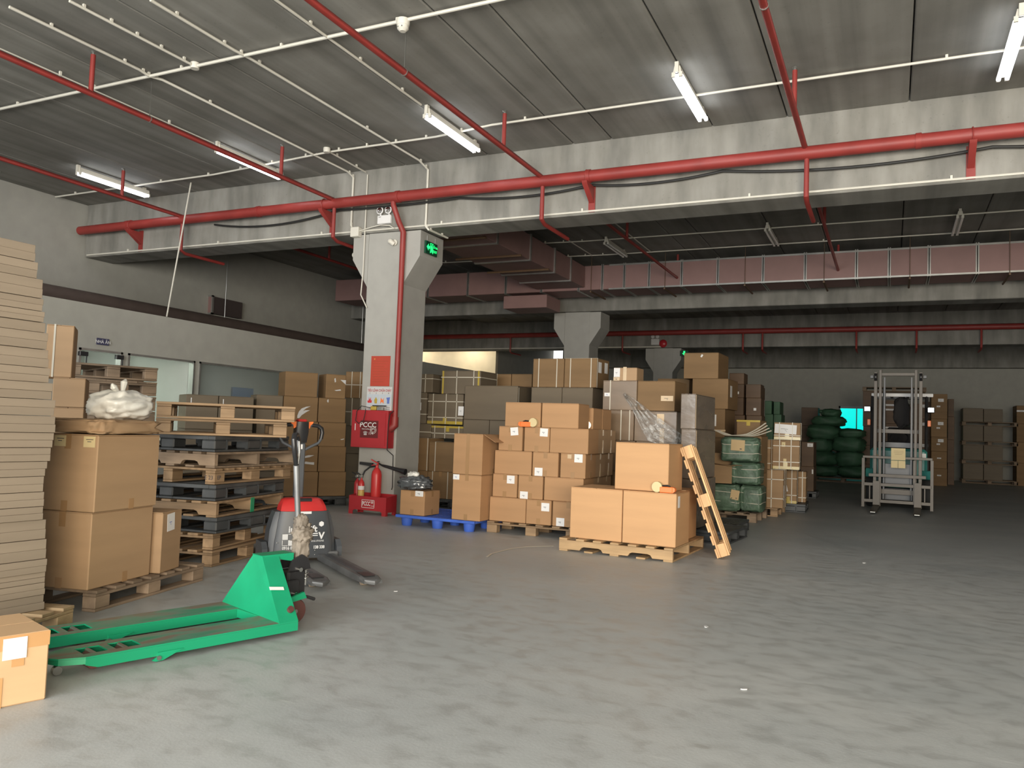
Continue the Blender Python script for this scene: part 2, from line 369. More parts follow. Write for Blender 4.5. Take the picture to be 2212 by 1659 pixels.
# walls
obj('wall_left', MB().box(XL-.3, YB, 0, XL, YA0, ZC+.14), 'wall', kind='structure')
obj('wall_side_bay', MB().box(XL-6.5, YA0-.2, 0, XL-.31, YA0, ZC+.14).box(XL-6.7, YA0, 0, XL-6.5, YA1, ZC+.14).box(XL-6.5, YA1, 0, XL-.62, YA1+.2, ZC+.14), 'cream', kind='structure')
obj('wall_back_left', MB().box(XL-.9, YA1+.21, 0, XL-.62, YF, ZC+.14), 'wall', kind='structure')
obj('floor_side_bay', MB().box(XL-6.7, YA0-.2, -.2, XL-.31, YF, 0), 'floor', kind='structure')
obj('ceiling_side_bay', MB().box(XL-6.7, YA0-.2, ZC+.15, XL-.31, YF, ZC+.3), 'slab', kind='structure')
obj('wall_right', MB().box(XR, YB, 0, XR+.3, YF, ZC+.14), 'wall', kind='structure')
wx = [XL, -2.0, -.95, XR]
wf = empty('wall_far', kind='structure')
q0, q1 = ony(1812, 877, YF), ony(1863, 920, YF)
cw = (q0.x, 1.62, -.95+.25, q0.z)
mb = MB(); mb.box(XL, YF, 0, cw[0], YF+.25, ZC+.14); mb.box(cw[2], YF, 0, XR, YF+.25, ZC+.14); mb.box(cw[0], YF, 0, cw[2], YF+.25, cw[1]); mb.box(cw[0], YF, cw[3], cw[2], YF+.25, ZC+.14)
obj('wall_panel', mb, 'wall', wf)
w1 = empty('window_1', kind='structure')
mb = MB(); x0, z0, x1, z1 = cw
for a in ((x0, z0, x0+.06, z1), (x1-.06, z0, x1, z1), (x0, z0, x1, z0+.06), (x0, z1-.09, x1, z1)): mb.box(a[0], YF-.03, a[1], a[2], YF+.1, a[3])
mb.box((x0+x1)/2+.05, YF-.02, z0, (x0+x1)/2+.09, YF+.08, z1)
obj('window_frame', mb, 'black', w1); obj('window_pane', MB().box(x0+.06, YF+.04, z0+.06, x1-.06, YF+.06, z1-.09), 'cyan', w1)
# lower wall-beam band of far wall
# columns
def column(Yc, gap=0):
    c = empty('column', (-6.875, Yc, 0), kind='structure')
    c['label'] = 'white square column with flared corbels'
    obj('shaft', MB().box(-.325, 0, 0, .325, .66, ZB-.01, .012), 'white', c)
    for sgn in (-1, 1):
        mb = MB(); pts = [(.32*sgn, 3.38), (.6*sgn, 3.8), (.6*sgn, ZB-.02), (.32*sgn, ZB-.02)]
        mb.prism(pts, 0.002, .658); obj('corbel', mb, 'white', c)
    return c
column(B1); column(B2); column(B3)
# office partition with windows
XP = -10.0
PZ = 2.82
pt = empty('wall_partition', kind='structure')
ya, yb_, yc = 6.0, 8.6, 30
def wy(px, py): return onx(px, py, XP).y
wins = [(wy(150, 742), wy(158, 742)), (wy(171, 742), wy(265, 750)), (wy(277, 756), wy(421, 773)), (wy(431, 775), wy(640, 806))]
segs = []; last = 4.0
mb = MB(); mb.box(XP-.12, 3.0, 2.2, XP, 19.3, PZ, 0)
edges = [3.0]+[e for w in wins for e in w]+[19.3]
for a, b in zip(edges[0::2], edges[1::2]): mb.box(XP-.12, a, 0, XP, b, 2.2)
for a, b in wins: mb.box(XP-.12, a, 0, XP, b, .9)
obj('partition_panel', mb, 'wall', pt)
for i, (a, b) in enumerate(wins):
    w = empty('window_%d' % (i+2), kind='structure')
    mb = MB()
    for r in ((a, .9, a+.03, 2.2), (b-.03, .9, b, 2.2), (a, 2.17, b, 2.2), (a, .9, b, .94)): mb.box(XP-.09, r[0], r[1], XP+.015, r[2], r[3])
    obj('window_frame', mb, 'galv', w); obj('window_pane', MB().box(XP-.05, a+.03, .94, XP-.045, b-.03, 2.17), 'glass', w)
# office interior
oi_ = empty('wall_office', kind='structure')
obj('office_ceiling', MB().box(XL, 4.0, 2.6, XP-.13, 15.0, 2.7), 'white', oi_)
obj('office_back_wall', MB().box(XL+.9, 4.0, 0, XL+1.0, 15.0, 2.59), 'white', oi_)
obj('office_side_wall', MB().box(XL+1.01, wy(426, 775)-.05, 0, XP-.13, wy(426, 775)+.05, 2.59), 'white', oi_)
obj('office_side_wall', MB().box(XL+1.01, 14.9, 0, XP-.13, 15.0, 2.59), 'wall', oi_)
def lamp_fixture(name, label, loc, col, power, sx=.3, sy=1.2):
    o = empty(name, loc, 0, label, 'lamp')
    obj('lamp_housing', MB().box(-sx/2, -sy/2, 0, sx/2, sy/2, .05, .005), 'white', o)
    l = area('office_lamp_light', (0, 0, -.02), (0, 0, -1), sx, sy, power, col); l.parent = o
    return o
lamp_fixture('ceiling_panel_lamp', 'white ceiling lamp inside the brightly lit office behind the partition', (-11.2, 7.4, 2.54), (.82, 1, .84), 62, .6, 1.6)
lamp_fixture('ceiling_panel_lamp', 'ceiling lamp in the dim office room beside the blue door', (-11.3, 12.6, 2.54), (.85, 1, .92), 7, .3, 1.2)
dr = empty('door_1', kind='structure')
yy0, yy1 = onx(500, 840, XL+1.02).y, onx(545, 840, XL+1.02).y
obj('door_leaf', MB().box(XL+1.01, yy0, 0, XL+1.06, yy1, 1.98, .005), 'bluepaint', dr); obj('door_handle', MB().tube([(XL+1.1, yy0+.1, 1.0), (XL+1.1, yy0+.22, 1.0)], .012), 'chrome', dr)
# glass door in window gap closers / hardware
for i, (pa, pb, L) in enumerate((((170, 763), (188, 767), 'dark door closer at the far left of the office glass front'), ((249, 771), (265, 774), 'dark door closer beside the office window post'))):
    p, q = onx(*pa, XP+.03), onx(*pb, XP+.03)
    o = empty('door_closer', (XP+.03, p.y, p.z), 0, L, 'door closer')
    obj('closer_body', MB().box(-.02, 0, -.03, .03, q.y-p.y, .03, .004), 'black', o)
    obj('closer_arm', MB().tube([(.02, q.y-p.y-.02, -.03), (.02, q.y-p.y-.02, -.14)], .008), 'black', o)
p, q = onx(210, 728, XP+.02), onx(235, 747, XP+.02)
sg = empty('door_sign', (XP+.01, p.y, q.z), 0, 'small navy sign above the office glass door', 'sign')
obj('sign_plate', MB().box(0, 0, 0, .012, q.y-p.y, p.z-q.z-.01), 'navy', sg)
text('sign_lettering', 'NHÀ ĂN', .062, 'paper', sg, (.014, (q.y-p.y)/2, (p.z-q.z)/2-.01), (PI/2, 0, PI/2))
# =================================================================== SERVICES
def pipe(name, pts, r, m, label, cat, group=None, n=10, parent=None):
    if parent: return obj(name, MB().tube(pts, r, n), m, parent)
    return obj(name, MB().tube(pts, r, n), m, None, label, cat, group)
ZM = 4.64
YM = B1-.22
mp_ = empty('sprinkler_main_pipe', (0, 0, 0), 0, 'thick red sprinkler main along the front of the near beam', 'pipe')
obj('main_tube', MB().tube([(XL+.15, YM, ZM), (XR-.2, YM, ZM)], .078, 18), 'red', mp_)
for px in (-6.55, -3.6, -9.2, .25, -12.2): obj('coupling', MB().tube([(px-.03, YM, ZM), (px+.03, YM, ZM)], .088, 18), 'red', mp_)
def bracket(X, par, ym=YM, yb=B1):
    mb = MB()
    mb.box(X-.045, yb-.02, ZM-.42, X+.045, yb-.001, ZM-.05)
    mb.prism([(yb-.02, ZM-.3), (yb-.02, ZM-.09), (ym-.11, ZM-.085), (ym-.09, ZM-.12)], X-.035, X+.035, 'x')
    mb.tube([(X, ym+.085*math.cos(t), ZM+.085*math.sin(t)) for t in [k*PI/6 for k in range(12)]], .008, 6, True)
    obj('pipe_bracket', mb, 'red', par)
for px, py in ((1268, 400), (700, 470), (283, 510), (2101, 300)): bracket(ony(px, py, YM).x, mp_)
brX = [-10.9, -7.72, -4.27, -.93]
brl = ['leftmost red branch pipe running past the first tube lamp to the main', 'red branch pipe joining the main just left of the column', 'long red branch pipe joining the main right of the column', 'rightmost red branch pipe meeting the main under the right lamps']
for X, L in zip(brX, brl):
    b = empty('sprinkler_branch_pipe', (X, 0, 0), 0, L, 'pipe', 'red branch pipes in the first bay')
    obj('branch_tube', MB().tube([(0, YB+.5, ZM+.06), (0, YM, ZM+.06), (0, YM, ZM-.0)], .03, 12), 'red', b)
    for y, pxx in ((4.62, 0), (8.55, 0)):
        if X == -7.72 and y < 5: y = 5.6
        obj('riser', MB().tube([(0, y, ZM+.06), (0, y, ZC-.06)], .026, 10), 'red', b); obj('sprinkler_head', MB().lathe([(.004, .0), (.016, .0), (.016, .03), (.03, .045), (.004, .05)], 10, Matrix.Translation((0, y, ZC-.07))), 'steel', b)
        obj('hanger_rod', MB().tube([(0, y-2.2, ZM+.06), (0, y-2.2, ZC)], .005, 5).tube([(.035*math.cos(t), y-2.2, ZM+.06+.035*math.sin(t)) for t in [k*PI/5 for k in range(10)]], .006, 5, True), 'steel', b)
    # drop passing below the beam into the next bay
    obj('drop_tube', MB().tube([(.02, YM, ZM-.06), (.02, YM, ZB-.08), (.02, YM+.1, ZB-.12), (.02, B1+.75, ZB-.12)], .028, 10), 'red', b)
    d = .02
for X, L in zip((-10.4, -7.1, -4.1, -.95), ('red branch pipe in the second bay, far left', 'red branch pipe in the second bay beside the duct branch', 'red branch pipe in the second bay left of the unlit lamps', 'red branch pipe in the second bay right of the unlit lamp pair')):
    b = empty('sprinkler_branch_pipe', (X, 0, 0), 0, L, 'pipe', 'red branch pipes in the second bay')
    obj('branch_tube', MB().tube([(0, B1+.7, ZB+.42), (0, B2-1.4, ZB+.42)], .028, 10), 'red', b)
    for y in (B1+3.1, B2-1.45): obj('riser', MB().tube([(0, y, ZB+.42), (0, y, ZC-.06)], .024, 8), 'red', b)
# hall 3 main pipe along third beam
XL3 = XL-6.2
m3 = empty('sprinkler_main_pipe', (0, 0, 0), 0, 'thin looking red sprinkler main along the third beam far back', 'pipe')
z3 = ony(1800, 712, B3-.2).z
obj('main_tube', MB().tube([(XL3, B3-.2, z3), (XR-.2, B3-.2, z3)], .085, 12), 'red', m3)
for px in (1605, 1647, 1345, 1103, 1980, 2120, 1850):
    X = ony(px, 730, B3-.2).x; obj('drop_tube', MB().tube([(X, B3-.2, z3), (X, B3-.2, ZB-.1), (X, B3-.1, ZB-.14), (X, B3+.7, ZB-.14)], .028, 8), 'red', m3)
m2 = empty('sprinkler_main_pipe', (0, 0, 0), 0, 'red pipe above the office partition along the left wall', 'pipe')
obj('main_tube', MB().tube([(XL+.5, 3, 3.35), (XL+.5, 19.0, 3.35)], .15, 12), 'redshade', m2)
for y in (8, 13, 18): obj('hanger_rod', MB().tube([(XL+.5, y, 3.35), (XL+.5, y, ZC)], .01, 6), 'steel', m2)
# riser on column
rX = -6.63
rp = empty('fire_riser_pipe', (0, 0, 0), 0, 'red riser pipe dropping down the column to the fire hose cabinet', 'pipe')
obj('riser_tube', MB().tube([(rX, YM, ZM-.05), (rX, YM, ZB+.33), (rX+.07, YM+.06, ZB+.08), (rX+.09, B1-.06, ZB-.05), (rX+.09, B1-.06, 3.6), (rX+.09, B1-.06, 1.36)], .04, 12), 'red', rp)
obj('elbow', MB().tube([(rX+.09, B1-.06, 1.42), (rX+.09, B1-.06, 1.30), (rX+.03, B1-.08, 1.24), (rX-.06, B1-.09, 1.23)], .052, 12), 'red', rp)
# white conduits
def conduit(pts, label, r=.011, clips=0, group='white conduits on the ceiling'):
    o = obj('conduit', MB().tube(pts, r, 7), 'conduit', None, label, 'conduit', group)
    if clips:
        for k in range(clips):
            t = (k+.5)/clips*(len(pts)-1); i = min(int(t), len(pts)-2); f = t-i
            p = Vector(pts[i]).lerp(Vector(pts[i+1]), f)
            obj('clip', MB().box(p.x-.012, p.y-.012, p.z-.008, p.x+.012, p.y+.012, p.z+.045), 'conduit', o)
    return o
zc = ZC-.04
conduit([(XL+.1, 6.25, zc), (XR-1, 6.18, zc)], 'white conduit crossing the ceiling under the smoke detector', .017, 18)
conduit([(XL+.1, 9.25, zc), (-9.7, 9.22, zc), (-7.22, 8.98, zc), (-5.5, 8.98, zc), (-4.6, 8.86, zc), (XR-1, 8.80, zc)], 'white conduit crossing the ceiling through the lit lamp row', .014, 18)
pL = [onz(20, 15, zc), onz(300, 150, zc), onz(320, 163, zc), onz(350, 172, zc), onz(750, 370, zc)]
conduit([(p.x, p.y, p.z) for p in pL]+[(pL[-1].x+.02, B1-.03, zc-.06), (pL[-1].x+.02, B1-.03, ZB+.15), (pL[-1].x+.06, B1-.03, ZB+.02)], 'white conduit running along the ceiling then down left of the column', .015, 12)
conduit([tuple(onz(150, 2, zc)), tuple(onz(421, 143, zc))], 'short white conduit ending at a round junction box', .014, 5)
pL = [onz(325, 0, zc), onz(505, 108, zc), onz(540, 126, zc), onz(905, 346, zc)]
conduit([tuple(p) for p in pL]+[(pL[-1].x+.03, B1-.03, zc-.08), (pL[-1].x+.03, B1-.03, ZB+.02), (pL[-1].x+.08, B1-.03, ZB-.03), (pL[-1].x+.1, B1+.5, ZB-.035)], 'white conduit running along the ceiling then down right of the column', .015, 12)
conduit([(-5.12, 1.5, zc), (-5.12, 8.0, zc)], 'white conduit feeding the middle tube lamp', .014, 8)
conduit([(-8.55, 2.0, zc-.02), (-8.55, 8.1, zc-.02)], 'thin white conduit feeding the second tube lamp', .008, 4)
conduit([tuple(onz(706, 325, zc)), tuple(onz(790, 372, zc))], 'short white conduit left of the column head under the ceiling', .012, 2)
q = ony(793, 400, B1-.03)
conduit([(q.x, B1-.03, ZC-.08), (q.x, B1-.03, ZB-.0), (q.x, B1-.03, 3.6), (q.x-.02, B1-.03, 3.25), (q.x+.1, B1-.03, 3.05)], 'thin white conduit dropping over the left of the column corbel', .009)
conduit([(XL+.1, B1-.015, ZB+.035), (XR-.5, B1-.015, ZB+.035)], 'white conduit along the bottom edge of the near beam', .014, 12)
conduit([(XL3, B3-.015, ZB+.035), (-6.9, B3-.015, ZB+.035)], 'pale conduit along the bottom edge of the third beam', .02)
for y, L in ((12.0, 'thin conduit crossing the second bay nearest the beam'), (15.05, 'conduit crossing the second bay through the unlit lamps'), (16.35, 'conduit crossing the second bay just above the duct')):
    conduit([(-9.9, y-.25, zc), (-6.9, y-.1, zc), (-5.6, y, zc), (XR-1, y, zc)], L, .013, 10)
conduit([(-5.9, B1+.8, zc), (-5.9, 16.3, zc)], 'conduit running back across the second bay right of the duct branch', .012)
conduit([(-4.6, B1+.8, zc), (-4.6, 16.3, zc)], 'conduit running back across the second bay left of the unlit lamp', .012)
for i, (px, py, L) in enumerate(((421, 143, 'round white junction box where a short conduit ends on the ceiling'), (706, 325, 'round white junction box above the beam left of the column'))):
    p = onz(px, py, zc); obj('junction_box', MB().lathe([(.01, -.03), (.045, -.03), (.05, .0), (.05, .035)], 16), 'conduit', None, L, 'junction box', loc=p)
p = ony(770, 503, B1-.04)
jb = empty('junction_box', (p.x, B1-.03, p.z-.07), 0, 'square white junction box on the beam at the column top', 'junction box')
obj('box_body', MB().box(-.075, -.07, 0, .075, .03, .15, .008), 'conduit', jb)
obj('cable_loop', MB().tube([(.07, -.03, .09), (.3, -.04, .13), (.45, -.04, .15), (.62, -.04, .13), (.7, -.03, .08)], .008, 6), 'conduit', jb)
p = onz(871, 45, zc)
sd = empty('smoke_detector', (p.x, p.y, ZC-.12), 0, 'white round smoke detector hanging below a ceiling conduit', 'smoke detector')
obj('detector_base', MB().lathe([(.02, .03), (.06, .03), (.065, .06), (.065, .09), (.03, .1)], 20), 'conduit', sd)
obj('detector_head', MB().lathe([(.01, -.025), (.03, -.025), (.045, -.01), (.055, .0), (.055, .03)], 20), 'conduit', sd)
obj('sensor_slot', MB().box(-.025, -.052, .0, .025, -.045, .012), 'black', sd)
# black cable sagging along the main
def sag(x0, x1, s, z0, z1, n=14):
    return [(x0+(x1-x0)*k/n, B1-.07, z0+(z1-z0)*k/n - s*4*(k/n)*(1-k/n)) for k in range(n+1)]
cp = []
ks = [(-10.3, ZM-.09), (-7.75, ZM-.06), (-5.6, ZM-.06), (-3.62, ZM-.07), (-1.9, ZM-.06), (.97, ZM-.1), (4.5, ZM-.1), (8, ZM-.1)]
for (a, za), (b, zb), s in zip(ks[:-1], ks[1:], (.12, .02, .07, .06, .09, .1, .1)): cp += sag(a, b, s, za, zb)[:-1]
obj('power_cable', MB().tube(cp, .016, 7), 'cable', None, 'black cable sagging below the thick red main pipe', 'cable')
# lamps
def tube_lamp(x, y, lit, label, L=1.22, yaw=0, grp=None, tilt=0):
    t = empty('tube_lamp', (x, y, ZC-.12), (tilt, 0, yaw), label, 'lamp', grp)
    obj('housing', MB().prism([(-.045, .0), (.045, .0), (.03, .075), (-.03, .075)], -L/2, L/2), 'conduit', t)
    obj('hanger_clip', MB().box(-.02, -L/2-.03, .0, .02, -L/2+.02, .11).box(-.02, L/2-.1, .05, .02, L/2-.05, .11), 'conduit', t)
    for sx in (-.038, .038):
        obj('tube', MB().tube([(sx, -L/2+.02, -.022), (sx, L/2-.02, -.022)], .021, 10), 'tube' if lit else 'tubeoff', t)
        for e in (-L/2, L/2-.015): obj('end_cap', MB().box(sx-.018, e-.005, -.04, sx+.018, e+.02, .01), 'conduit', t)
    return t
for x, y, L in ((-11.5, 8.87, 'lit tube lamp, furthest left and smallest looking'), (-8.55, 8.83, 'lit tube lamp second from left, beside a red branch pipe'), (-5.1, 8.76, 'lit tube lamp nearest the column top'), (-2.04, 8.7, 'lit twin tube lamp between two red branch pipes'), (1.0, 8.66, 'lit twin tube lamp at the top right edge')):
    tube_lamp(x, y, True, L, 1.3, grp='lit tube lamps in the first bay')
for x, y, L in ((-5.12, 15.57, 'unlit tube lamp in the second bay, leftmost of three'), (-2.03, 15.4, 'unlit tube lamp in the second bay, middle of three'), (1.0, 15.42, 'unlit tube lamp in the second bay, rightmost of three')):
    tube_lamp(x, y, False, L, 1.25, grp='unlit tube lamps in the second bay')
# lamps that light the pale side bay behind the partition
for x, L in ((XL-1.6, 'lit tube lamp in the pale side bay, nearer its mouth'), (XL-4.2, 'lit tube lamp in the pale side bay, further inside')):
    t = tube_lamp(x, B3+1.15, True, L, 1.2, PI/2, 'lamps in the pale side bay')
    l = area('bay_lamp_light', (0, 0, -.06), (0, 0, -1.0), 1.2, .2, 45, (1, .84, .58)); l.parent = t
# emergency light
p = ony(830, 466, B1-.05)
el = empty('emergency_light', (p.x, B1-.001, p.z-.12), 0, 'white twin head emergency lamp on the beam above the column', 'emergency lamp')
obj('lamp_body', MB().box(-.12, -.06, 0, .12, -.002, .13, .01), 'paper', el)
text('lamp_lettering', 'EXIT', .022, 'ink', el, (-.07, -.062, .10))
for sx in (-.07, .08):
    h = obj('lamp_head', MB().lathe([(.02, .03), (.045, .02), (.06, -.02), (.05, -.026), (.01, -.028)], 20, Matrix.Translation((sx, -.05, .2)), 'y'), 'paper', el)
    obj('lens', MB().lathe([(.005, -.04), (.04, -.034), (.046, -.026)], 16, Matrix.Translation((sx, -.05, .2)), 'y'), 'chrome', h)
    obj('neck', MB().tube([(sx, -.04, .12), (sx, -.04, .16)], .012, 8), 'paper', h)
# exit sign on corbel side
xs = -6.27
a, b = onx(918, 519, xs), onx(942, 540, xs)
ex = empty('exit_sign', (xs-.0, a.y-.02, 3.86), (0, 0, PI/2), 'glowing green exit sign on the side of the column corbel', 'exit sign')
w_ = max(.33, b.y-a.y+.0); 
obj('sign_face', MB().box(.0, -.035, 0, w_, -.005, .19, .004), 'exitd', ex)
mb = MB()
mb.prism([(.02, .1), (.07, .15), (.07, .12), (.11, .12), (.11, .08), (.07, .08), (.07, .05)], -.038, -.036)
obj('arrow_print', mb, 'exitg', ex)
mb = MB()
for r in ((.12, .02, .128, .17), (.12, .162, .2, .17), (.192, .02, .2, .17)): mb.box(r[0], -.038, r[1], r[2], -.036, r[3])
mb.box(.153, -.038, .135, .17, -.036, .152); mb.prism([(.14, .13), (.175, .13), (.18, .08), (.15, .08)], -.038, -.036); mb.prism([(.15, .08), (.163, .08), (.145, .03), (.13, .03)], -.038, -.036); mb.prism([(.163, .08), (.18, .08), (.188, .03), (.175, .03)], -.038, -.036)
obj('running_figure_print', mb, 'exitg', ex)
text('sign_lettering', 'LỐI RA', .045, 'exitg', ex, (.26, -.038, .125)); text('sign_lettering', 'EXIT', .055, 'exitg', ex, (.26, -.038, .06))
obj('hanging_chain', MB().tube([(.05, -.02, .19), (.05, -.02, .27)], .004, 5).tube([(.28, -.02, .19), (.28, -.02, .27)], .004, 5), 'steel', ex)
# little camera domes on the corbel
p = ony(848, 522, B1-.08)
cm = empty('security_camera', (p.x, B1-.0, p.z), 0, 'small white camera on the front of the column corbel', 'camera')
obj('mount', MB().lathe([(.03, -.005), (.045, -.02), (.045, -.03), (.02, -.035)], 16, None, 'y'), 'conduit', cm)
obj('camera_head', MB().lathe([(.015, -.06), (.035, -.05), (.04, .03), (.02, .05)], 16, Matrix.Translation((-.03, -.07, .0)) @ Euler((.3, -.9, .3)).to_matrix().to_4x4()), 'conduit', cm)
p = ony(758, 550, B1+.3)
cm = empty('security_camera', (-7.48, B1+.2, 3.95), 0, 'small white camera on the left side of the column corbel', 'camera')
obj('mount', MB().lathe([(.04, .0), (.05, -.03), (.03, -.05)], 16, None, 'x'), 'conduit', cm)
obj('camera_head', MB().lathe([(.02, -.11), (.04, -.1), (.05, -.05), (.05, 0)], 16, Matrix.Translation((-.02, -.02, -.03)), 'x'), 'conduit', cm)
# ducts
DY, DZ0, DZ1 = 16.62, 4.44, 4.98
du = empty('main_air_duct', (0, 0, 0), 0, 'long pink insulated air duct hung in front of the second beam', 'duct')
xd = [XL+.6, -10.2, -9.1, -8.1, -7.2, -6.3, -5.75, -5.25, -4.7, -4.0, -3.25, -2.35, -1.55, -.62, -.05, .62, 1.4, 2.3, 3.3, 4.4, 5.5, 7, 8.5, 10]
for a, b in zip(xd[:-1], xd[1:]): obj('duct_panel', MB().box(a+.012, DY, DZ0, b-.012, DY+.9, DZ1, .01), 'duct', du)
for a in xd[1:-1]:
    mb = MB()
    for s0 in (-.028, .008): mb.box(a+s0, DY-.02, DZ0-.02, a+s0+.02, DY+.92, DZ1+.02)
    obj('duct_flange', mb, 'galv', du)
mb = MB(); mb.box(-5.6, DY-.012, DZ0-.012, 10, DY+.03, DZ0+.02); mb.box(-5.6, DY-.012, DZ1-.03, 10, DY+.0, DZ1+.005); obj('corner_profile', mb, 'galv', du)
for a in (-6.0, -4.35, -2.7, -1.2, .3, 1.9, 3.8, 6): obj('hanger_bar', MB().tube([(a, DY-.06, DZ0-.05), (a, DY+.96, DZ0-.05)], .02, 6).tube([(a, DY-.04, DZ0-.05), (a, DY-.04, ZC)], .006, 5), 'dark', du)
db = empty('branch_air_duct', (0, 0, 0), 0, 'pink branch air duct running back along the ceiling behind the column', 'duct')
yd = [B1+.9, 12.2, 13.6, 14.8, 15.7, DY-.03]
xb0, xb1 = -7.3, -6.15
for a, b in zip(yd[:-1], yd[1:]): obj('duct_panel', MB().box(xb0, a+.012, DZ0+.05, xb1, b-.012, DZ1-.02, .01), 'duct', db)
for a in yd[1:-1]:
    mb = MB()
    for s0 in (-.028, .008): mb.box(xb0-.02, a+s0, DZ0+.03, xb1+.02, a+s0+.02, DZ1)
    obj('duct_flange', mb, 'galv', db)
for a in (11.6, 13.0, 14.3): obj('hanger_bar', MB().tube([(xb0-.1, a, DZ0), (xb1+.1, a, DZ0)], .022, 6), 'dark', db)
p = ony(1090, 668, DY+.1); q = ony(1184, 640, DY+.1)
obj('duct_outlet_box', MB().box(p.x, DY+.02, p.z, q.x, DY+.85, DZ0-.055, .01), 'duct', None, 'short pink duct box hanging below the main air duct', 'duct')
p, q = ony(410, 680, 13.0), ony(461, 638, 13.0)
do = empty('duct_end', (p.x, 13.0, p.z), 0, 'square open duct end with bright metal rim near the left wall', 'duct')
w_, h_ = q.x-p.x, q.z-p.z
obj('duct_panel', MB().box(.02, .02, .02, w_-.02, .9, h_-.02), 'ductd', do); obj('duct_cover', MB().box(.03, -.004, .03, w_-.03, .018, h_-.03), 'duct', do)
obj('hanger_rod', MB().tube([(.1, .4, h_), (.1, .4, ZC-p.z)], .008, 5), 'galv', do)
mb = MB()
for r in ((0, 0, .03, h_), (w_-.03, 0, w_, h_), (0, 0, w_, .03), (0, h_-.03, w_, h_)): mb.box(r[0], -.02, r[1], r[2], .03, r[3])
obj('metal_rim', mb, 'galv', do)
# plain rod leaning by the partition
a, b = onx(360, 684, XP-.5), onx(386, 570, XP-.5)
obj('hanging_rod', MB().tube([tuple(a), (b.x, b.y+.15, ZC)], .012, 6), 'conduit', None, 'thin pale rod rising from behind the office partition', 'rod')
#@@OBJECTS
# =================================================================== PALLETS
def wood_pallet(kind='block', m='wood', L=1.2, Wd=1.0, label='', loc=(0,0,0), rot=0, group=None, nboards=7):
    """origin at the front left bottom corner; x along L, y along Wd"""
    r = random.Random(hash((L, Wd, label)) & 0xffff if False else len(label)*7+int(L*100))
    p = empty('wooden_pallet', loc, rot, label, 'pallet', group)
    H = .14
    if kind == 'block':
        for y in (0, Wd/2-.05, Wd-.1): obj('bottom_board', MB().box(0, y, 0, L, y+.1, .018, .003), m, p)
        for x in (0, L/2-.06, L-.12):
            for y in (0, Wd/2-.05, Wd-.1): obj('block', MB().box(x, y, .019, x+.12, y+.1, .098, .004), m, p)
        for x in (0, L/2-.06, L-.12): obj('stringer_board', MB().box(x, 0, .099, x+.12, Wd, .118, .003), m, p)
        w = .105; g = (Wd-nboards*w)/(nboards-1)
        for k in range(nboards):
            y = k*(w+g); obj('top_board', MB().box(r.uniform(-.008, .004), y, .119, L+r.uniform(-.004, .008), y+w+r.uniform(-.01, .0), H, .003), m, p)
    elif kind == 'lean':
        for y in (0, Wd/2-.05, Wd-.1): obj('bottom_board', MB().box(0, y, 0, L, y+.1, .019, .003), m, p)
        for x in (0, L/2-.07, L-.14):
            for y in (0, Wd/2-.05, Wd-.1): obj('block', MB().box(x, y, .02, x+.14, y+.1, .098, .004), m, p)
        for y in (0, Wd/2-.05, Wd-.1): obj('stringer_board', MB().box(0, y, .099, L, y+.1, .119, .003), m, p)
        w = .1; g = (L-nboards*w)/(nboards-1)
        for k in range(nboards):
            x = k*(w+g); obj('top_board', MB().box(x, r.uniform(-.01, .004), .12, x+w, Wd+r.uniform(-.004, .01), H, .003), m, p)
    elif kind == 'deck':                                   # boards run across, one long rail board in front
        for x in (0, L/2-.07, L-.14):
            for y in (0, Wd/2-.05, Wd-.1): obj('block', MB().box(x, y, 0, x+.14, y+.1, .098, .004), m, p)
        for y in (0, Wd/2-.05, Wd-.1): obj('stringer_board', MB().box(0, y, .099, L, y+.1, .119, .003), m, p)
        w = .1; g = (L-nboards*w)/(nboards-1)
        for k in range(nboards):
            x = k*(w+g); obj('top_board', MB().box(x, r.uniform(-.008, .004), .12, x+w, Wd+r.uniform(-.004, .01), H, .003), m, p)
    else:                                                   # notched stringers along x, boards along y
        def notch():
            a, b = L*.19, L*.40; c, d = L*.62, L*.83
            pts = [(0, .02), (a, .02), (a+.02, .05), (a+.05, .06), (b-.05, .06), (b-.02, .05), (b, .02), (c, .02), (c+.02, .05), (c+.05, .06), (d-.05, .06), (d-.02, .05), (d, .02), (L, .02), (L, .118), (0, .118)]
            return pts
        for y in (0, Wd/2-.02, Wd-.04): obj('notched_rail', MB().prism(notch(), y, y+.04), m, p)
        for k in range(5):
            x = k*(L-.1)/4; obj('bottom_board', MB().box(x, .0, 0, x+.1, Wd, .019, .003), m, p)
        w = .095; g = (L-nboards*w)/(nboards-1)
        for k in range(nboards):
            x = k*(w+g); obj('top_board', MB().box(x, r.uniform(-.006, .004), .119, x+w, Wd+r.uniform(-.004, .006), H, .003), m, p)
    return p
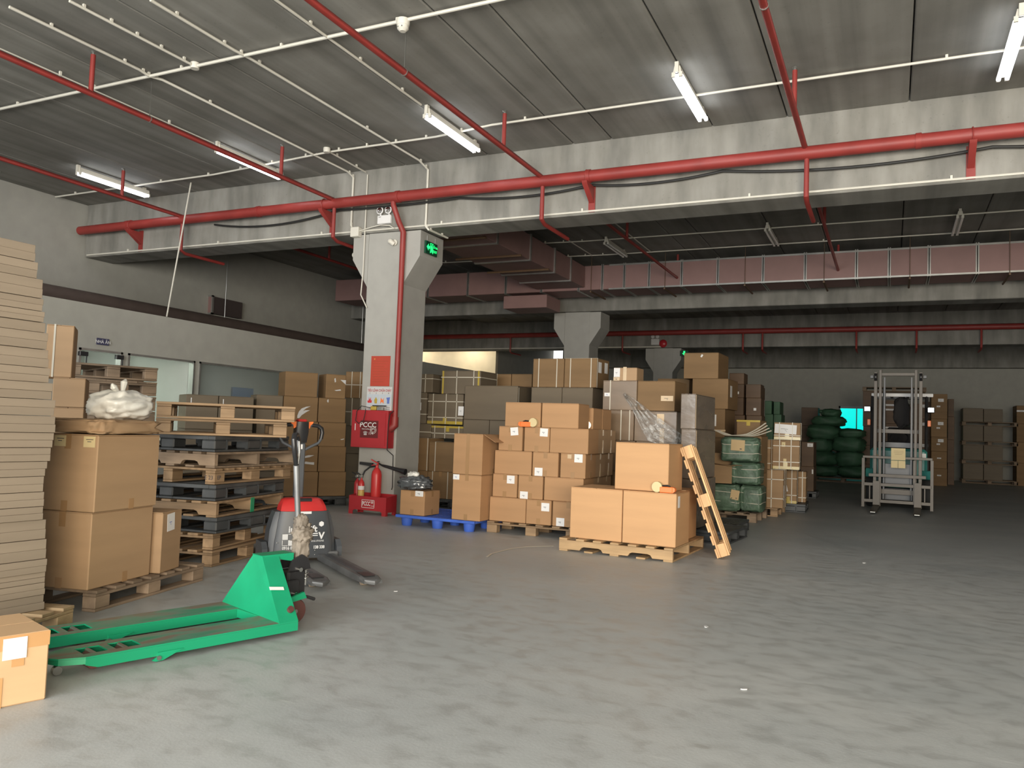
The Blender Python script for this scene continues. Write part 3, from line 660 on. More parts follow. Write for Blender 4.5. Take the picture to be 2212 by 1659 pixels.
def plastic_pallet(m='blackp', L=1.2, Wd=1.0, label='', loc=(0,0,0), rot=0, group=None, name='black_plastic_pallet', closed=True, H=.15):
    p = empty(name, loc, rot, label, 'pallet', group)
    mb = MB(); t = .035
    mb.box(0, 0, H-t, L, .07, H, .004); mb.box(0, Wd-.07, H-t, L, Wd, H, .004); mb.box(0, .071, H-t, .07, Wd-.071, H, .004); mb.box(L-.07, .071, H-t, L, Wd-.071, H, .004)
    obj('deck_rim', mb, m, p)
    mb = MB(); n = 17
    for k in range(n):
        x = .071+(L-.142)*(k+.5)/n; mb.box(x-.014, .071, H-t, x+.014, Wd-.071, H-.004)
    for k in range(5):
        y = .071+(Wd-.142)*(k+.5)/5; mb.box(.071, y-.02, H-t-.004, L-.071, y+.02, H-.006)
    o = obj('deck_grid', mb, m, p); o['kind'] = 'stuff'
    if closed:
        for ix, x in enumerate((0, L/2-.1, L-.17)):
            for iy, y in enumerate((0, Wd/2-.07, Wd-.14)):
                ww = .17 if ix != 1 else .2
                obj('foot', MB().box(x, y, .021, x+ww, y+.14, H-t-.001, .01), m, p)
        for y in (0, Wd/2-.07, Wd-.14): obj('runner', MB().box(0, y, 0, L, y+.14, .02, .004), m, p)
        for x in (0, L-.14):
            for y0, y1 in ((.141, Wd/2-.071), (Wd/2+.071, Wd-.141)): obj('side_runner', MB().box(x, y0, 0, x+.14, y1, .02, .004), m, p)
        for x0, x1 in ((.172, L/2-.102), (L/2+.102, L-.172)):    # slim rib frame round the fork openings
            obj('opening_frame', MB().box(x0-.001, -.004, .02, x0+.012, .03, H-t).box(x1-.012, -.004, .02, x1+.001, .03, H-t).box(x0, -.004, H-t-.014, x1, .02, H-t), m, p)
    else:
        for x in (.12, L/2, L-.12):
            for y in (.1, Wd/2, Wd-.1):
                obj('foot', MB().lathe([(.06, 0), (.066, .01), (.078, H-t-.001), (.05, H-t-.001)], 18, Matrix.Translation((x, y, 0))), m, p)
    return p
# =================================================================== CARTONS
def ring_v(w, d, h, x, t=.004, wd=.014):                # strap loop front-top-back-bottom at x
    mb = MB()
    mb.box(x-wd/2, -d/2-t, 0, x+wd/2, -d/2-.0005, h+t); mb.box(x-wd/2, d/2+.0005, 0, x+wd/2, d/2+t, h+t)
    mb.box(x-wd/2, -d/2, h+.0005, x+wd/2, d/2, h+t); return mb
def ring_h(w, d, h, z, t=.004, wd=.014):
    mb = MB()
    mb.box(-w/2-t, -d/2-t, z-wd/2, w/2+t, -d/2-.0005, z+wd/2); mb.box(-w/2-t, d/2+.0005, z-wd/2, w/2+t, d/2+t, z+wd/2)
    mb.box(-w/2-t, -d/2, z-wd/2, -w/2-.0005, d/2, z+wd/2); mb.box(w/2+.0005, -d/2, z-wd/2, w/2+t, d/2, z+wd/2); return mb
def ring_d(w, d, h, y, t=.004, wd=.014):                # strap loop over the sides at y
    mb = MB()
    mb.box(-w/2-t, y-wd/2, 0, -w/2-.0005, y+wd/2, h+t); mb.box(w/2+.0005, y-wd/2, 0, w/2+t, y+wd/2, h+t); mb.box(-w/2, y-wd/2, h+.0005, w/2, y+wd/2, h+t); return mb
def carton(label, w, d, h, loc, rot=0., m='kraft', opts='t', labels=(), sv=(), sh=(), sd=(), group=None, name='carton', tape='tape', bulge=.006, side_labels=()):
    """origin bottom centre; front face is local -y. opts: t tape tabs, v full tape line, T tape round the side edge, n none"""
    o = empty(name, loc, rot, label, 'carton', group)
    r = random.Random(int(abs(loc[0]*977+loc[1]*331+loc[2]*71)*10))
    mb = MB(); c = .006; hb = h-.005
    # body: grid of quads, slightly bulging sides
    nx = 5; vs = []; fs = []
    bl = [r.uniform(.2, 1)*bulge for _ in range(4)]
    X = [-w/2+.0, -w/2+c, -w*.2, w*.2, w/2-c, w/2]
    mb.box(-w/2, -d/2, 0, w/2, d/2, hb, c)
    body = obj('carton_body', mb, m, o)
    # flaps meeting along the long axis
    ax = 'x' if w >= d or 'X' in opts else 'y'
    g = .003
    if ax == 'x': f1 = (-w/2+.002, -d/2+.002, w/2-.002, -g); f2 = (-w/2+.002, g, w/2-.002, d/2-.002)
    else: f1 = (-w/2+.002, -d/2+.002, -g, d/2-.002); f2 = (g, -d/2+.002, w/2-.002, d/2-.002)
    for f in (f1, f2): obj('flap', MB().box(f[0], f[1], hb+.0003, f[2], f[3], h), m, o)
    tw = .05; T = .0016
    if 't' in opts or 'v' in opts:
        if ax == 'y' or 'v' in opts or 'F' in opts:
            tl = h if 'v' in opts else min(.075, h*.25)
            obj('tape_strip', MB().box(-tw/2, -d/2-T, h-tl, tw/2, -d/2-.0004, h+T), tape, o)
            if 'v' not in opts: obj('tape_strip', MB().box(-tw/2, -d/2-T, 0, tw/2, -d/2-.0004, tl), tape, o)
            obj('tape_strip', MB().box(-tw/2, -d/2, h+.0004, tw/2, d/2, h+T), tape, o)
        if ax == 'x' or 'F' in opts:
            tl = min(.075, h*.25)
            for sx in (-1, 1):
                if sx < 0 and 'L' not in opts: continue
                obj('tape_strip', MB().box(sx*(w/2+.0004), -tw/2, h-tl, sx*(w/2+T), tw/2, h+T), tape, o); obj('tape_strip', MB().box(sx*(w/2+.0004), -tw/2, 0, sx*(w/2+T), tw/2, tl), tape, o)
            if 'F' not in opts: obj('tape_strip', MB().box(-w/2, -tw/2, h+.0004, w/2, tw/2, h+T), tape, o)
    if 'y' in opts:                                     # yellow tape round top edge
        obj('tape_strip', MB().box(-w/2-.002, -d/2-.002, h-.03, w/2+.002, -d/2-.0004, h+.0005), 'ytape', o); obj('tape_strip', MB().box(-.03, -d/2-.003, h-.09, .03, -d/2-.0022, h), 'ytape', o)
    if 'Y' in opts:
        obj('tape_strip', MB().box(-w/2-.002, -d/2-.002, 0, w/2+.002, -d/2-.0004, .05), 'ytape', o); obj('tape_strip', MB().box(-.035, -d/2-.003, 0, .035, -d/2-.0022, .12), 'ytape', o)
    if 'W' in opts:
        for sx in (-w/2+.02, w/2-.05): obj('tape_strip', MB().box(sx, -d/2-.002, 0, sx+.03, -d/2-.0004, h), 'ytape', o)
    for q in labels:
        lx, lz, lw, lh = q[:4]; a = q[4] if len(q) > 4 else 0; mm = q[5] if len(q) > 5 else 'paper'
        T4 = Matrix.Translation((-w/2+lx*w, -d/2-.0025, lz*h)) @ Matrix.Rotation(math.radians(a), 4, 'Y')
        lb = obj('paper_label', MB().box(-lw/2, -.0008, -lh/2, lw/2, .0008, lh/2, 0, T4), mm, o)
        if lw > .05: obj('handwriting', MB().box(-lw*.22, -.0016, -.002, lw*.1, -.001, .003, 0, T4).box(lw*.0, -.0016, -lh*.12, lw*.12, -.001, -lh*.12+.004, 0, T4 @ Matrix.Rotation(.7, 4, 'Y')), 'inkb' if r.random() < .3 else 'ink', lb, kind='stuff')
    for q in side_labels:
        ly, lz, lw, lh = q[:4]
        obj('paper_label', MB().box(w/2+.001, -d/2+ly*d-lw/2, lz*h-lh/2, w/2+.003, -d/2+ly*d+lw/2, lz*h+lh/2), q[4] if len(q) > 4 else 'paper', o)
    for x in sv: obj('strap', ring_v(w, d, h, -w/2+x*w), 'strap', o)
    for z in sh: obj('strap', ring_h(w, d, h, z*h), 'strap', o)
    for y in sd: obj('strap', ring_d(w, d, h, -d/2+y*d), 'strap', o)
    return o
def fbox(F, px0, px1, zlo, zhi, depth, label, off=0., gap=.0015, refy=None, **kw):
    """carton whose front lies on frame F shifted back by off, between picture columns px0..px1, from height zlo to zhi"""
    y = refy
    if y is None:
        # picture row at mid height, found by projecting
        P = F.at(0, off, (zlo+zhi)/2)
        d = P-CAM; x0 = 1106+FPX*d.dot(RR)/d.dot(FW)
        def row(px):
            # iterate: find row where hit height equals mid
            lo, hi = 300., 1659.
            for _ in range(40):
                m_ = (lo+hi)/2
                if F.hit(px, m_, off)[1] > (zlo+zhi)/2: lo = m_
                else: hi = m_
            return (lo+hi)/2
        s0 = F.hit(px0, row(px0), off)[0]; s1 = F.hit(px1, row(px1), off)[0]
    else: s0 = F.hit(px0, y, off)[0]; s1 = F.hit(px1, y, off)[0]
    w = s1-s0-.004
    P = F.at((s0+s1)/2, off+depth/2, zlo+gap)
    o = carton(label, w, depth, zhi-zlo-gap, P, F.a+kw.pop('yaw', 0), **kw)
    o['_s'] = (s0, s1) ; return o
def zrow(F, px, py, off=0.): return F.hit(px, py, off)[1]
ORD = ['leftmost', 'second from left', 'third from left', 'fourth from left', 'fifth from left']
def fillers(F, s0, s1, depth, z0, z1, off, desc, m='dark', n=1, group=None):
    """plain cartons that carry what is visible above"""
    w = (s1-s0)/n
    k = max(1, round((z1-z0)/.5)); h = (z1-z0)/k
    for i in range(n):
        for j in range(k):
            P = F.at(s0+(i+.5)*w, off+depth/2, z0+j*h+.001)
            carton('plain carton, %s tier%s, %s' % (['lowest', 'second', 'third', 'fourth', 'fifth', 'sixth'][j], (' ' + (['left', 'right'] if n == 2 else ['left', 'middle', 'right'])[i]) if n > 1 else '', desc), w-.004, depth, h-.0025, P, F.a, m=m, opts='n', group=group)

# ---- S10 : sand coloured five-tier stack
F10 = Frame(-4.60, 9.17, 1.0)
t0 = .1415
wood_pallet('deck', 'wood', 1.2, 1.0, 'wooden pallet under the five-tier kraft stack', F10.at(-.0, -.03), F10.a, nboards=6)
zs = [t0] + [zrow(F10, 1130, y) for y in (1077.5, 1027, 975, 922)] + [zrow(F10, 1170, 870)]
L = lambda x, z, w=.105, h=.1, a=0: (x, z, w, h, a)
rows = [
 [(1057, 1135.5, 'n', ()), (1136, 1190.5, 'tF', (L(.77, .73),)), (1193, 1262, 'tF', (L(.26, .18),))],
 [(1064, 1117, 'tF', (L(.74, .78),)), (1119, 1172.5, 'tF', (L(.25, .13),)), (1175, 1260, 'n', ())],
 [(1068, 1148, 'n', ()), (1150, 1206, 'tF', (L(.25, .18),)), (1210, 1265, 'tF', (L(.72, .82), (.36, .88, .05, .05, 0, 'ctape')))],
 [(1077, 1128.5, 'tF', (L(.66, .8, a=-6),)), (1132, 1187, 'tF', (L(.78, .8, a=2),)), (1187.5, 1271, 'n', ())],
 [(1091, 1168, 'n', ()), (1170, 1250, 'n', ())],
]
tn = ['bottom tier', 'second tier', 'third tier', 'fourth tier', 'top tier']
desc10 = {(0,0): 'plain wide kraft carton', (0,1): 'kraft carton with a white label top right', (0,2): 'kraft carton with a white label bottom left', (1,0): 'narrow kraft carton labelled top right', (1,1): 'narrow kraft carton labelled bottom left',
 (1,2): 'plain wide kraft carton', (2,0): 'plain wide kraft carton', (2,1): 'kraft carton labelled bottom left', (2,2): 'kraft carton labelled top right with clear tape', (3,0): 'kraft carton with a tilted white label', (3,1): 'kraft carton with a straight white label', (3,2): 'wide kraft carton with a faint print', (4,0): 'wide kraft carton behind the orange tape dispenser', (4,1): 'plain wide kraft carton'}
G10 = 'kraft cartons in the five-tier stack'
for i, row in enumerate(rows):
    for j, (a, b, o_, lb) in enumerate(row):
        o = fbox(F10, a, b, zs[i], zs[i+1], .40, '%s, %s %s of five' % (desc10[(i, j)], ORD[j], tn[i]), off=.03 if i else 0, m='kraft', opts=o_, labels=lb, group=G10)
# second depth at right end
for i, (a, d1, n_) in enumerate(((1262, .42, 2), (1260, .42, 2), (1265, .40, 2), (1271, .36, 2))):
    s1 = F10.hit(a, 1100 if i == 0 else [0, 1052, 1000, 950][i], .03)[0]
    for k in range(n_):
        P = F10.at(s1-.26-.02*k, .03+.4+.005+(k+.5)*(.41), zs[i]+.0015)
        carton('kraft carton %s row back at the right side of the five-tier stack, %s' % (('one', 'two')[k], tn[i]), .5, .40, zs[i+1]-zs[i]-.003, P, F10.a, m='kraft3', opts='t', group=G10, side_labels=((.5, .3, .03, .16, 'ctape'),), tape='ctape')
for k in range(2):
    s1 = F10.hit(1281, 900, .5)[0]
    carton('narrow kraft carton set back %s, top tier right end' % ('beside the tape roll', 'behind its twin')[k], .24, .38, .27, F10.at(s1-.12, .5+.2+k*.39, zs[4]+.0015), F10.a, m='kraft', opts='n', group=G10)
for i in range(4):       # the rest of the back row that carries the rear right cartons
    s0 = F10.hit(rows[i][0][0], 1050, 0)[0]; s1 = F10.hit(1262, 1050, .03)[0]-.54
    for k in range(2):
        carton('kraft carton hidden in row %s behind the five-tier front, %s' % (('two', 'three')[k], tn[i]), s1-s0-.004, .40, zs[i+1]-zs[i]-.003, F10.at((s0+s1)/2, .03+.4+.005+(k+.5)*.41, zs[i]+.0015), F10.a, m='kraft3', opts='n', group=G10)

# ---- S11 : big foreground cartons
F11 = Frame(-3.17, 8.35, -2.2)
wood_pallet('stringer', 'woodm', 1.27, 1.28, 'wooden pallet with notched rails under the big plain cartons', F11.at(-.10, -.07), F11.a)
zt = [.1415, zrow(F11, 1344, 1059), 0]
G11 = 'big plain cartons on the notched pallet'
fbox(F11, 1231.5, 1343.5, zt[0], zt[1], .62, 'big plain orange-kraft carton, bottom left on the notched pallet', m='kraft2', opts='n', group=G11)
b2 = fbox(F11, 1344.5, 1460.5, zt[0], zt[1], .52, 'big plain orange-kraft carton, bottom right with a small side label', m='kraft2', opts='n', group=G11, side_labels=((.18, .84, .07, .12, 'paper'),))
fbox(F11, 1329, 1446, zt[1]+.002, zrow(F11, 1385, 957, .10), .5, 'big square kraft carton standing on top of the two big ones', off=.10, m='kraft2', opts='n', group=G11, yaw=-.02)
fbox(F11, 1340, 1481, zt[0], zt[1], .48, 'big kraft carton at the back right of the notched pallet', off=.64, m='kraft2', opts='n', group=G11)
# tape dispensers
def tape_gun(loc, rot, label):
    o = empty('tape_dispenser', loc, rot, label, 'tape dispenser', 'orange tape dispensers')
    obj('dispenser_body', MB().box(-.05, -.03, 0, .09, .03, .062, .006), 'orange', o)
    obj('front_guard', MB().prism([(.09, .0), (.115, .02), (.115, .05), (.09, .062)], -.028, .028), 'orange', o)
    obj('tape_roll', MB().lathe([(.025, -.026), (.055, -.026), (.055, .026), (.025, .026)], 22, Matrix.Translation((-.08, 0, .056)), 'y'), 'ypaper', o)
    obj('handle', MB().tube([(.06, 0, .062), (.03, 0, .075), (-.03, 0, .07)], .009, 8), 'black', o)
    return o
sx_, sz_ = F11.hit(1436, 1066, .04)
tape_gun(F11.at(sx_-.005, .055, zt[1]+.002), F11.a, 'orange tape dispenser lying on the lower big carton')
sx_, sz_ = F10.hit(1139, 915, -.01)
tape_gun(F10.at(sx_, .0, zs[4]+.002), F10.a+PI, 'orange tape dispenser on the five-tier kraft stack')
obj('tape_roll', MB().lathe([(.03, -.02), (.05, -.02), (.05, .02), (.03, .02)], 20, None, 'y'), 'ctape', None, 'clear tape roll on edge at the right of the five-tier stack', 'tape roll', loc=F10.at(F10.hit(1253, 930, .2)[0], .46, zs[4]+.052), rot=.4)
# ---- S7 : blue pallet
F7 = Frame(-5.86, 8.96, -.6)
plastic_pallet('bluep', 1.17, 1.1, 'bright blue plastic pallet on round feet', F7.at(0.02, -.02), F7.a, None, 'blue_plastic_pallet', False, .14)
G7 = 'cartons on the blue pallet'
ztop = zrow(F7, 890, 1060, .02)
fbox(F7, 864, 917, .1415, ztop, .38, 'small kraft carton on the blue pallet under a smoky plastic bag', off=.02, m='kraft', opts='tF', labels=((.78, .9, .12, .07),), group=G7)
fbox(F7, 976.5, 1038, .1415, zrow(F7, 1005, 1025.5), .62, 'tall kraft carton on the blue pallet with a white label top left', m='kraft', opts='tF', labels=((.12, .94, .09, .065),), group=G7)
z1_ = zrow(F7, 1005, 1025.5)
up = fbox(F7, 979, 1042, z1_+.002, zrow(F7, 1010, 937), .62, 'tall kraft carton with loose open side flaps, upper of two', m='kraft', opts='vF', group=G7)
w_ = .5
sA = F7.hit(1042, 980)[0]
obj('side_flap', MB().prism([(0, .0), (.16, -.09), (.163, -.086), (.002, .006)], -.28, .28, 'y', Matrix.Translation(((sA-F7.hit(979, 980)[0])/2-.0, .0, zrow(F7, 1010, 937)-z1_-.01))), 'kraft', up)
bagp = F7.at(F7.hit(897, 1057, .2)[0], .2, ztop+.002)
bg = empty('smoky_plastic_bag', bagp, .3, 'smoky grey plastic bag of small dark parts on the small carton', 'bag')
obj('bag_body', MB().blob((.42, .34, .18), 3, .32, 48, 26, 2.4, flat=.001, freq=4), 'greybag', bg); obj('bag_neck', MB().blob((.15, .12, .09), 5, .3, T=Matrix.Translation((-.03, 0, .145))), 'bag', bg)
# ---- S6 : strapped cartons right behind the column
F6 = Frame(-6.6, 11.25, 0)
plastic_pallet(label='dark plastic pallet behind the column under strapped cartons', loc=(-6.85, 11.25, 0), L=1.2, Wd=1.0)
G6 = 'strapped cartons stacked behind the column'
z6 = [.152] + [zrow(F6, 950, y) for y in (1019, 955)]
fbox(F6, 880, 922, z6[0], z6[1], .5, 'brown carton low behind the column, left of its strapped neighbour', m='brown', opts='n', group=G6)
fbox(F6, 922.5, 978, z6[0], z6[1], .5, 'brown carton with two white straps, lowest behind the blue pallet', m='brown', opts='t', sv=(.2, .8), group=G6)
fbox(F6, 870, 925, z6[1], zrow(F6, 910, 946), .5, 'brown carton with small white label beside the column edge', m='brown', opts='n', sv=(.55, .97), labels=((.57, .3, .06, .1),), group=G6)
fbox(F6, 926, 985, z6[1], z6[2], .5, 'brown carton with one white strap, second up behind the column', m='brown', opts='n', sv=(.24,), group=G6)
zq = zrow(F6, 910, 946)
F6b = Frame(-6.6, 11.55, 0)
z7 = max(zq, z6[2])+.003
zz = [z7, zrow(F6b, 950, 920), zrow(F6b, 950, 851), zrow(F6b, 985, 801)]
fbox(F6b, 880, 931, zz[0], zrow(F6b, 910, 915), .6, 'strapped dark carton at the column edge, third tier up', m='greybox', opts='n', sv=(.5,), sh=(.4,), group=G6)
fbox(F6b, 932, 1002, zz[0], zz[1], .6, 'strapped carton with yellow tape, third tier up right of the column', m='greybox', opts='y', sv=(.1, .42, .85), sh=(.4,), group=G6)
zl = zrow(F6b, 910, 915)
fbox(F6b, 876, 921, zl+.002, zrow(F6b, 910, 848), .6, 'strapped carton with white label at the column edge, fourth tier', m='greybox', opts='n', sv=(.62,), sh=(.3, .8), labels=((.66, .55, .08, .13),), group=G6)
fbox(F6b, 924, 1000, max(zz[1], zl)+.003, zz[2], .6, 'big strapped carton with a wide yellow lower band', m='greybox', opts='Y', sv=(.15, .52, .82), sh=(.22, .75), labels=((.95, .45, .1, .15),), group=G6)
fbox(F6b, 872, 935, zrow(F6b, 910, 848)+.002, zrow(F6b, 915, 808), .6, 'dark strapped carton high at the column edge', m='greybox', opts='n', sv=(.75,), sh=(.75,), group=G6)
fbox(F6b, 953, 1038, max(zz[2], zl)+.004, zz[3], .6, 'strapped carton with glossy yellow tape, highest right of the column', m='greybox', opts='W', sv=(.4, .83), sh=(.72,), group=G6)
# ---- S8 / S9 : big dark cartons between
F8 = Frame(-5.5, 11.45, 0)
G8 = 'large dark cartons behind the kraft stack'
plastic_pallet(label='dark plastic pallet hidden behind the blue pallet', loc=(-5.64, 11.45, 0), L=.86, Wd=1.0)
za = zrow(F8, 1050, 907.5); zb8 = zrow(F8, 1050, 833)
s0 = F8.hit(1000, 980)[0]; s1 = F8.hit(1118, 980)[0]
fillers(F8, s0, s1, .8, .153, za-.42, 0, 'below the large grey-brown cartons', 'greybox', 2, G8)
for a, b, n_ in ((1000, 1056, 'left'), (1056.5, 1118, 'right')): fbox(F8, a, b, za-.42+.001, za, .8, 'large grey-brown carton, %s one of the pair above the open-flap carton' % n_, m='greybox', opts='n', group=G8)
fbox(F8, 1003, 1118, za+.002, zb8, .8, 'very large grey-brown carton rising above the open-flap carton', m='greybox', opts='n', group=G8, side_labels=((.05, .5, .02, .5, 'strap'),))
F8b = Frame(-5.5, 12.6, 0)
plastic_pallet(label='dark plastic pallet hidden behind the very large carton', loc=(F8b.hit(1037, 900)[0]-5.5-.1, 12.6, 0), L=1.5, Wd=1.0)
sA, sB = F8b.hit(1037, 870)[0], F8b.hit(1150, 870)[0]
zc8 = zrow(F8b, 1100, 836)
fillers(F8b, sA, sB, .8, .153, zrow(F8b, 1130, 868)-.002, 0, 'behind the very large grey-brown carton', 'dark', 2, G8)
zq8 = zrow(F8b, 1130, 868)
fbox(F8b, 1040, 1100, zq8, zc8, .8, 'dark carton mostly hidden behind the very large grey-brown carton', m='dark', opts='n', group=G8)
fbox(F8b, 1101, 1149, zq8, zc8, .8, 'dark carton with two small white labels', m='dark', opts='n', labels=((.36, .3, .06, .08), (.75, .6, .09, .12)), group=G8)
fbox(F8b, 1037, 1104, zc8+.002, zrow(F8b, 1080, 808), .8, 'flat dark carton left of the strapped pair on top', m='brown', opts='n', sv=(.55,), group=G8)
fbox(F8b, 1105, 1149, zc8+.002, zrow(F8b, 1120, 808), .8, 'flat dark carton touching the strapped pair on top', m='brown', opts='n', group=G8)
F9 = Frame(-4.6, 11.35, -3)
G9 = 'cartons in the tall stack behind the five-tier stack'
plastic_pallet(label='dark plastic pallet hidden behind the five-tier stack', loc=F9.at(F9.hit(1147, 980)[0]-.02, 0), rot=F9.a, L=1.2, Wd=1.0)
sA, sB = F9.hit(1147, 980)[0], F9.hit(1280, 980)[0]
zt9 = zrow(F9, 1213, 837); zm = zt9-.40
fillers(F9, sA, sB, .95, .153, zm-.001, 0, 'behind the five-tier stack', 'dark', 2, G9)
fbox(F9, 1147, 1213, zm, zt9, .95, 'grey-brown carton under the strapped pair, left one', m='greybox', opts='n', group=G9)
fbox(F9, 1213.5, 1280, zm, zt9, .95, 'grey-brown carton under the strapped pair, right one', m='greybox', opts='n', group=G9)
ztt = zrow(F9, 1213, 774.5)
fbox(F9, 1151, 1218, zt9+.002, ztt, .5, 'golden-brown carton with two upright straps on top, left one', m='brown', opts='n', sv=(.19, .78), sh=(), group=G9)
fbox(F9, 1219, 1289, zt9+.002, ztt, .5, 'golden-brown carton with two upright straps on top, right one', m='brown', opts='n', sv=(.19, .83), side_labels=((.25, .7, .12, .16), (.75, .72, .12, .16)), sd=(.05,), group=G9)
fbox(F9, 1219, 1289, zt9+.002, ztt-.01, .44, 'dark carton behind the right strapped top carton', off=.51, m='dark', opts='n', side_labels=((.3, .7, .12, .16), (.85, .5, .02, .3)), group=G9)
# ---- S13 : film wrapped stack
F13 = Frame(-3.9, 10.75, -2)
G13 = 'film wrapped cartons behind the big plain cartons'
plastic_pallet(label='dark pallet hidden under the film wrapped cartons', loc=F13.at(F13.hit(1298, 1000)[0]-.02, 0), rot=F13.a, L=1.3, Wd=1.0)
zw = [.153, zrow(F13, 1310, 1016), zrow(F13, 1330, 951), zrow(F13, 1330, 886), zrow(F13, 1340, 822)]
sA, sB = F13.hit(1290, 1020)[0], F13.hit(1462, 1020)[0]
zmid = zw[0]+(zw[1]-zw[0])*.48
for i, (zA, zB) in enumerate(((zw[0], zmid), (zmid, zw[1]))):
    for j in range(3):
        a = sA+(sB-sA)*j/3; b = sA+(sB-sA)*(j+1)/3
        carton('brown carton, %s of three in the %s wrapped tier' % (ORD[j], ('lowest', 'second lowest')[i]), b-a-.004, .8, zB-zA-.002, F13.at((a+b)/2, .4, zA+.001), F13.a, m='brown', opts='n', group=G13)
fbox(F13, 1291, 1372, zw[1], zw[2], .8, 'dark wrapped carton with a strap, left of the big square carton', m='wrapped', opts='n', sv=(.19,), group=G13)
fbox(F13, 1373, 1462, zw[1], zw[2], .8, 'dark wrapped carton hidden behind the big square carton', m='wrapped', opts='n', group=G13)
fbox(F13, 1297, 1369, zw[2]+.001, zw[3], .8, 'film wrapped carton with three upright straps', m='wrapped', opts='n', sv=(.1, .62, .88), group=G13)
fbox(F13, 1370, 1462, zw[2]+.001, zw[3]-.005, .8, 'film wrapped carton with a glossy film corner and pale tape', m='wrapped', opts='n', labels=((.62, .75, .1, .14, 0, 'ctape'), (.66, .2, .06, .2, 0, 'ctape')), group=G13)
fbox(F13, 1302, 1376, zw[3]+.001, zw[4], .7, 'film wrapped carton with one strap and a small label', m='wrapped', opts='n', sv=(.22,), labels=((.13, .52, .08, .05),), group=G13)
fbox(F13, 1377, 1459, zw[3]+.001, zrow(F13, 1418, 823), .55, 'olive-brown carton with a pale tape patch above the film', m='brown', opts='n', labels=((.8, .42, .17, .07, 0, 'ctape'),), group=G13, yaw=-.02)
zz13 = zw[4]+.002
fbox(F13, 1326, 1376, zz13, zz13+zrow(F13, 1350, 794)-zrow(F13, 1350, 822), .3, 'small taped carton with a black printed label on the wrapped stack', off=.05, m='kraft3', opts='n', labels=((.13, .62, .09, .13), (.12, .12, .09, .06, 0, 'ctape'), (.48, .5, .05, .2, 0, 'ctape')), tape='ctape', group=G13)
# hanging stretch film
def film():
    pts = []
    P = lambda px, py, off: F13.at(F13.hit(px, py, off)[0], off, F13.hit(px, py, off)[1])
    A = [(1350, 848, -.02), (1380, 868, -.06), (1410, 893, -.10), (1440, 915, -.12), (1468, 935, -.10), (1478, 945, .0)]
    B = [(1345, 852, -.02), (1366, 885, -.05), (1385, 925, -.09), (1400, 952, -.12), (1430, 965, -.12), (1462, 972, .0)]
    vs = []; fs = []; n = 30; m_ = 14
    def lerp(Q, t):
        t *= len(Q)-1; i = min(int(t), len(Q)-2); f = t-i
        return tuple(Q[i][k]*(1-f)+Q[i+1][k]*f for k in range(3))
    rn = random.Random(3)
    for i in range(n+1):
        a = lerp(A, i/n); b = lerp(B, i/n)
        for j in range(m_+1):
            f = j/m_; q = tuple(a[k]*(1-f)+b[k]*f for k in range(3))
            o = q[2]+.03*math.sin(j*2.3+i*.25)+rn.uniform(-.008, .008)
            vs.append(P(q[0], q[1], o-.01))
    for i in range(n):
        for j in range(m_): fs.append((i*(m_+1)+j, i*(m_+1)+j+1, (i+1)*(m_+1)+j+1, (i+1)*(m_+1)+j))
    mb = MB(); mb.add(vs, fs); mb.smooth = True
    o = obj('stretch_film', mb, 'film', None, 'loose clear stretch film hanging diagonally off the wrapped cartons', 'film')
    sm = o.modifiers.new('thick', 'SOLIDIFY'); sm.thickness = .002
film()
# tall shiny pair
Fs = Frame(-2.5, 10.05, -4)
G14 = 'glossy grey wrapped cartons behind the leaning pallet'
sA = Fs.hit(1470, 950)[0]; sB = Fs.hit(1503, 950)[0]
zv = [.153, zrow(Fs, 1488, 1035), zrow(Fs, 1488, 927), zrow(Fs, 1488, 851)]
plastic_pallet(label='dark pallet under the tall glossy wrapped cartons', loc=Fs.at(sA, 0), rot=Fs.a, L=.62, Wd=1.0)
plastic_pallet(label='black plastic pallet on the floor behind the leaning pallet', loc=(-2.62, 10.78+.12, 0), rot=math.radians(-1), L=.80, Wd=.98)
for i in range(3):
    fbox(Fs, 1470, 1503, zv[i]+(.002 if i else 0), zv[i+1], .9, 'tall glossy grey wrapped carton, %s of three' % ('bottom', 'middle', 'top')[i], m='shiny', opts='n', group=G14, side_labels=((.015, .5, .018, (zv[i+1]-zv[i])*.95, 'ctape'),))
# leaning pallet
A_, B_ = onz(1553, 1206, 0), ony(1467, 970, 8.85)
A_ = Vector((ony(1577, 1199, 8.83).x, 8.83, .0)); T_ = ony(1490, 958, 8.83)
dx = (T_-A_); Lp = 1.24
dx.normalize(); yv = Vector((-.17, 1, 0)); yv = (yv - dx*yv.dot(dx)).normalized(); zvv = dx.cross(yv)
lp = wood_pallet('lean', 'woodl', Lp, .8, 'orange-toned wooden pallet standing on end, leaning left against the cartons', nboards=9)
mt = Matrix((( dx.x, yv.x, zvv.x, 0), (dx.y, yv.y, zvv.y, 0), (dx.z, yv.z, zvv.z, 0), (0, 0, 0, 1)))
A_.z = max(0., -zvv.z*.14)+.002
lp.matrix_world = Matrix.Translation(A_) @ mt
